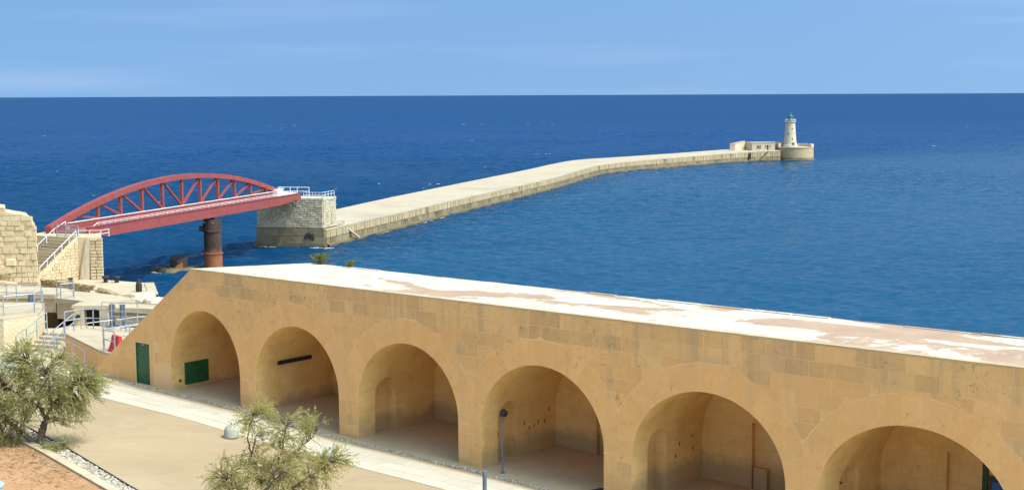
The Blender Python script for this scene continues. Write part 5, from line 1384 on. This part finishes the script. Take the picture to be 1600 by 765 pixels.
tamarisk('feathery yellow-green tamarisk bush before the arcade at the bottom edge', T2,
         [([(0, 0, -.1), (-.15, 0, .5), (-.5, .1, 1.2), (-.75, .1, 2.0), (-.6, .1, 2.7)], .07, .02), ([(-.3, .05, .8), (.1, .2, 1.5), (.3, .2, 2.2), (.5, .2, 3.2)], .05, .015), ([(-.75, .1, 2.0), (-.9, .2, 2.6), (-.7, .2, 3.4)], .03, .012),
          ([(0, 0, -.1), (.4, -.1, .6), (1.1, 0, 1.2), (2.0, .1, 1.75)], .06, .02), ([(0, 0, -.1), (-.7, -.2, .6), (-1.6, -.1, 1.2)], .05, .015), ([(.1, .2, 1.5), (.9, .3, 2.2), (1.5, .3, 2.8)], .03, .012), ([(-.3, .05, .8), (.1, -.6, 1.3), (.5, -.9, 1.7)], .04, .015)],
         [c2(385, 735, 50, 34, 1.3), c2(470, 735, 55, 36, 1.7), c2(425, 760, 80, 30, 1.5), c2(525, 712, 28, 18, .5), c2(440, 690, 45, 26, .8), c2(410, 650, 34, 22, .5), c2(465, 660, 36, 24, .5), c2(495, 650, 18, 8, .12), c2(340, 745, 22, 20, .35), c2(420, 628, 20, 8, .12)],
         103, 740, 'leaf2', 23, 'tamarisk_bush', 'bush', .9, .014)
def weeds(s, n, h, seed, label, cnt):
    rng = random.Random(seed); root = empty('roof_weed', W(s, n, TOP+.1), 0, label, 'weed', 'weeds on the arcade roof'); st = MB(); lf = MB()
    for k in range(cnt):
        a = rng.uniform(0, 6.28); r = rng.uniform(0, .42)*h/.6; e = Vector((math.cos(a)*r*1.5, math.sin(a)*r, h*rng.uniform(.5, 1))); b0 = Vector((math.cos(a)*r*.4, math.sin(a)*r*.4, -.05))
        st.tube([b0, b0.lerp(e, .6)+Vector((0, 0, .04)), e], [.008, .006, .003], 4)
        for q in range(16):
            p = b0.lerp(e, rng.uniform(.3, 1)); v = Vector((rng.uniform(-1, 1), rng.uniform(-1, 1), rng.uniform(-.2, 1))).normalized(); sd = v.cross(Vector((rng.uniform(-1, 1), rng.uniform(-1, 1), .3))).normalized()*.014; b = len(lf.v)
            lf.v += [tuple(p-sd), tuple(p+sd), tuple(p+v*rng.uniform(.06, .13))]; lf.f.append((b, b+1, b+2))
    s_ = st.build('stems', M['bark'], root, fix=False); tag(lf.build('leaves', M['weed'], root, fix=False), kind='stuff')
weeds(3.0, 4.80, .50, 7, 'green weed growing on the far edge of the roof, the larger tuft', 60)
weeds(5.0, 4.82, .28, 8, 'small green weed on the far edge of the roof, right of the larger tuft', 26)

# ================================================================ FOAM, BUOY
def foam():
    rng = random.Random(91); mb = MB()
    def patch(x, y, rx, ry):
        k = 9; b = len(mb.v); mb.v.append((x, y, .10))
        for i in range(k):
            a = 2*math.pi*i/k; q = rng.uniform(.4, 1.1); mb.v.append((x+rx*q*math.cos(a), y+ry*q*math.sin(a), .05+rng.uniform(0, .05)))
        for i in range(k): mb.f.append((b, b+1+i, b+1+(i+1) % k))
    for _ in range(46):                                          # breaking crests on the open side
        y = rng.uniform(230, 1500)**1.0; x = rng.uniform(-.36, .05)*y-10
        side = (x+37)*.906-(y-275)*.423
        if side > -30: continue
        w = rng.uniform(.2, .6)*(1+y/1500)
        for q in range(rng.randint(1, 3)): patch(x+rng.uniform(-2, 2), y+rng.uniform(-1, 1), w*rng.uniform(.8, 2.0), w*.8)
    for _ in range(14):
        y = rng.uniform(700, 2000); x = rng.uniform(-.3, .36)*y; w = rng.uniform(.3, .8)*(1+y/1500); patch(x, y, w*1.8, w)
    for k in range(55):                                          # wash at the foot of the pier
        t = rng.random(); x, y = lerp(-49.5, -34.8, t), lerp(276.5, 273.6, t); patch(x+rng.uniform(-.3, .3), y-rng.uniform(0, 1.1)*(.4+t), rng.uniform(.12, .55), rng.uniform(.1, .35))
    for i in range(1, len(BWF)-1):
        for k in range(9):
            t = rng.random(); p, q = Vector(BWF[i]), Vector(BWF[i+1]); d = (q-p).normalized(); o = p.lerp(q, t)+Vector((d.y, -d.x))*rng.uniform(.9, 1.5)
            if pnoise(Vector((o.x*.08, o.y*.08, 4))) > -.05: patch(o.x, o.y, rng.uniform(.15, .7), rng.uniform(.1, .3))
    for k in range(30):
        a = rng.uniform(3.3, 6.1); patch(-56.8+3.8*math.cos(a)+rng.uniform(-.3, .3), 237.5+3.7*math.sin(a), rng.uniform(.2, .7), .25)
    for k in range(20): patch(rng.uniform(-62, -53), rng.uniform(239, 243), rng.uniform(.2, .7), .25)
    tag(mb.build('foam', M['foam'], fix=False), 'white foam on wave crests and round the pier foot', 'foam', kind='stuff')
foam()
def buoy():
    root = empty('buoy', (-44.1, 468.0, 0), 0, 'small pale buoy floating left of the breakwater', 'buoy')
    m = MB(); m.lathe([(.1, -.3), (.38, -.1), (.45, .15), (.32, .4), (.1, .52)], (0, 0, 0), 14); m.build('float', M['white'], root, smooth=True)
    m = MB(); m.tube([(0, 0, .45), (0, 0, 1.0)], .05); m.build('staff', M['lantern'], root)
buoy()
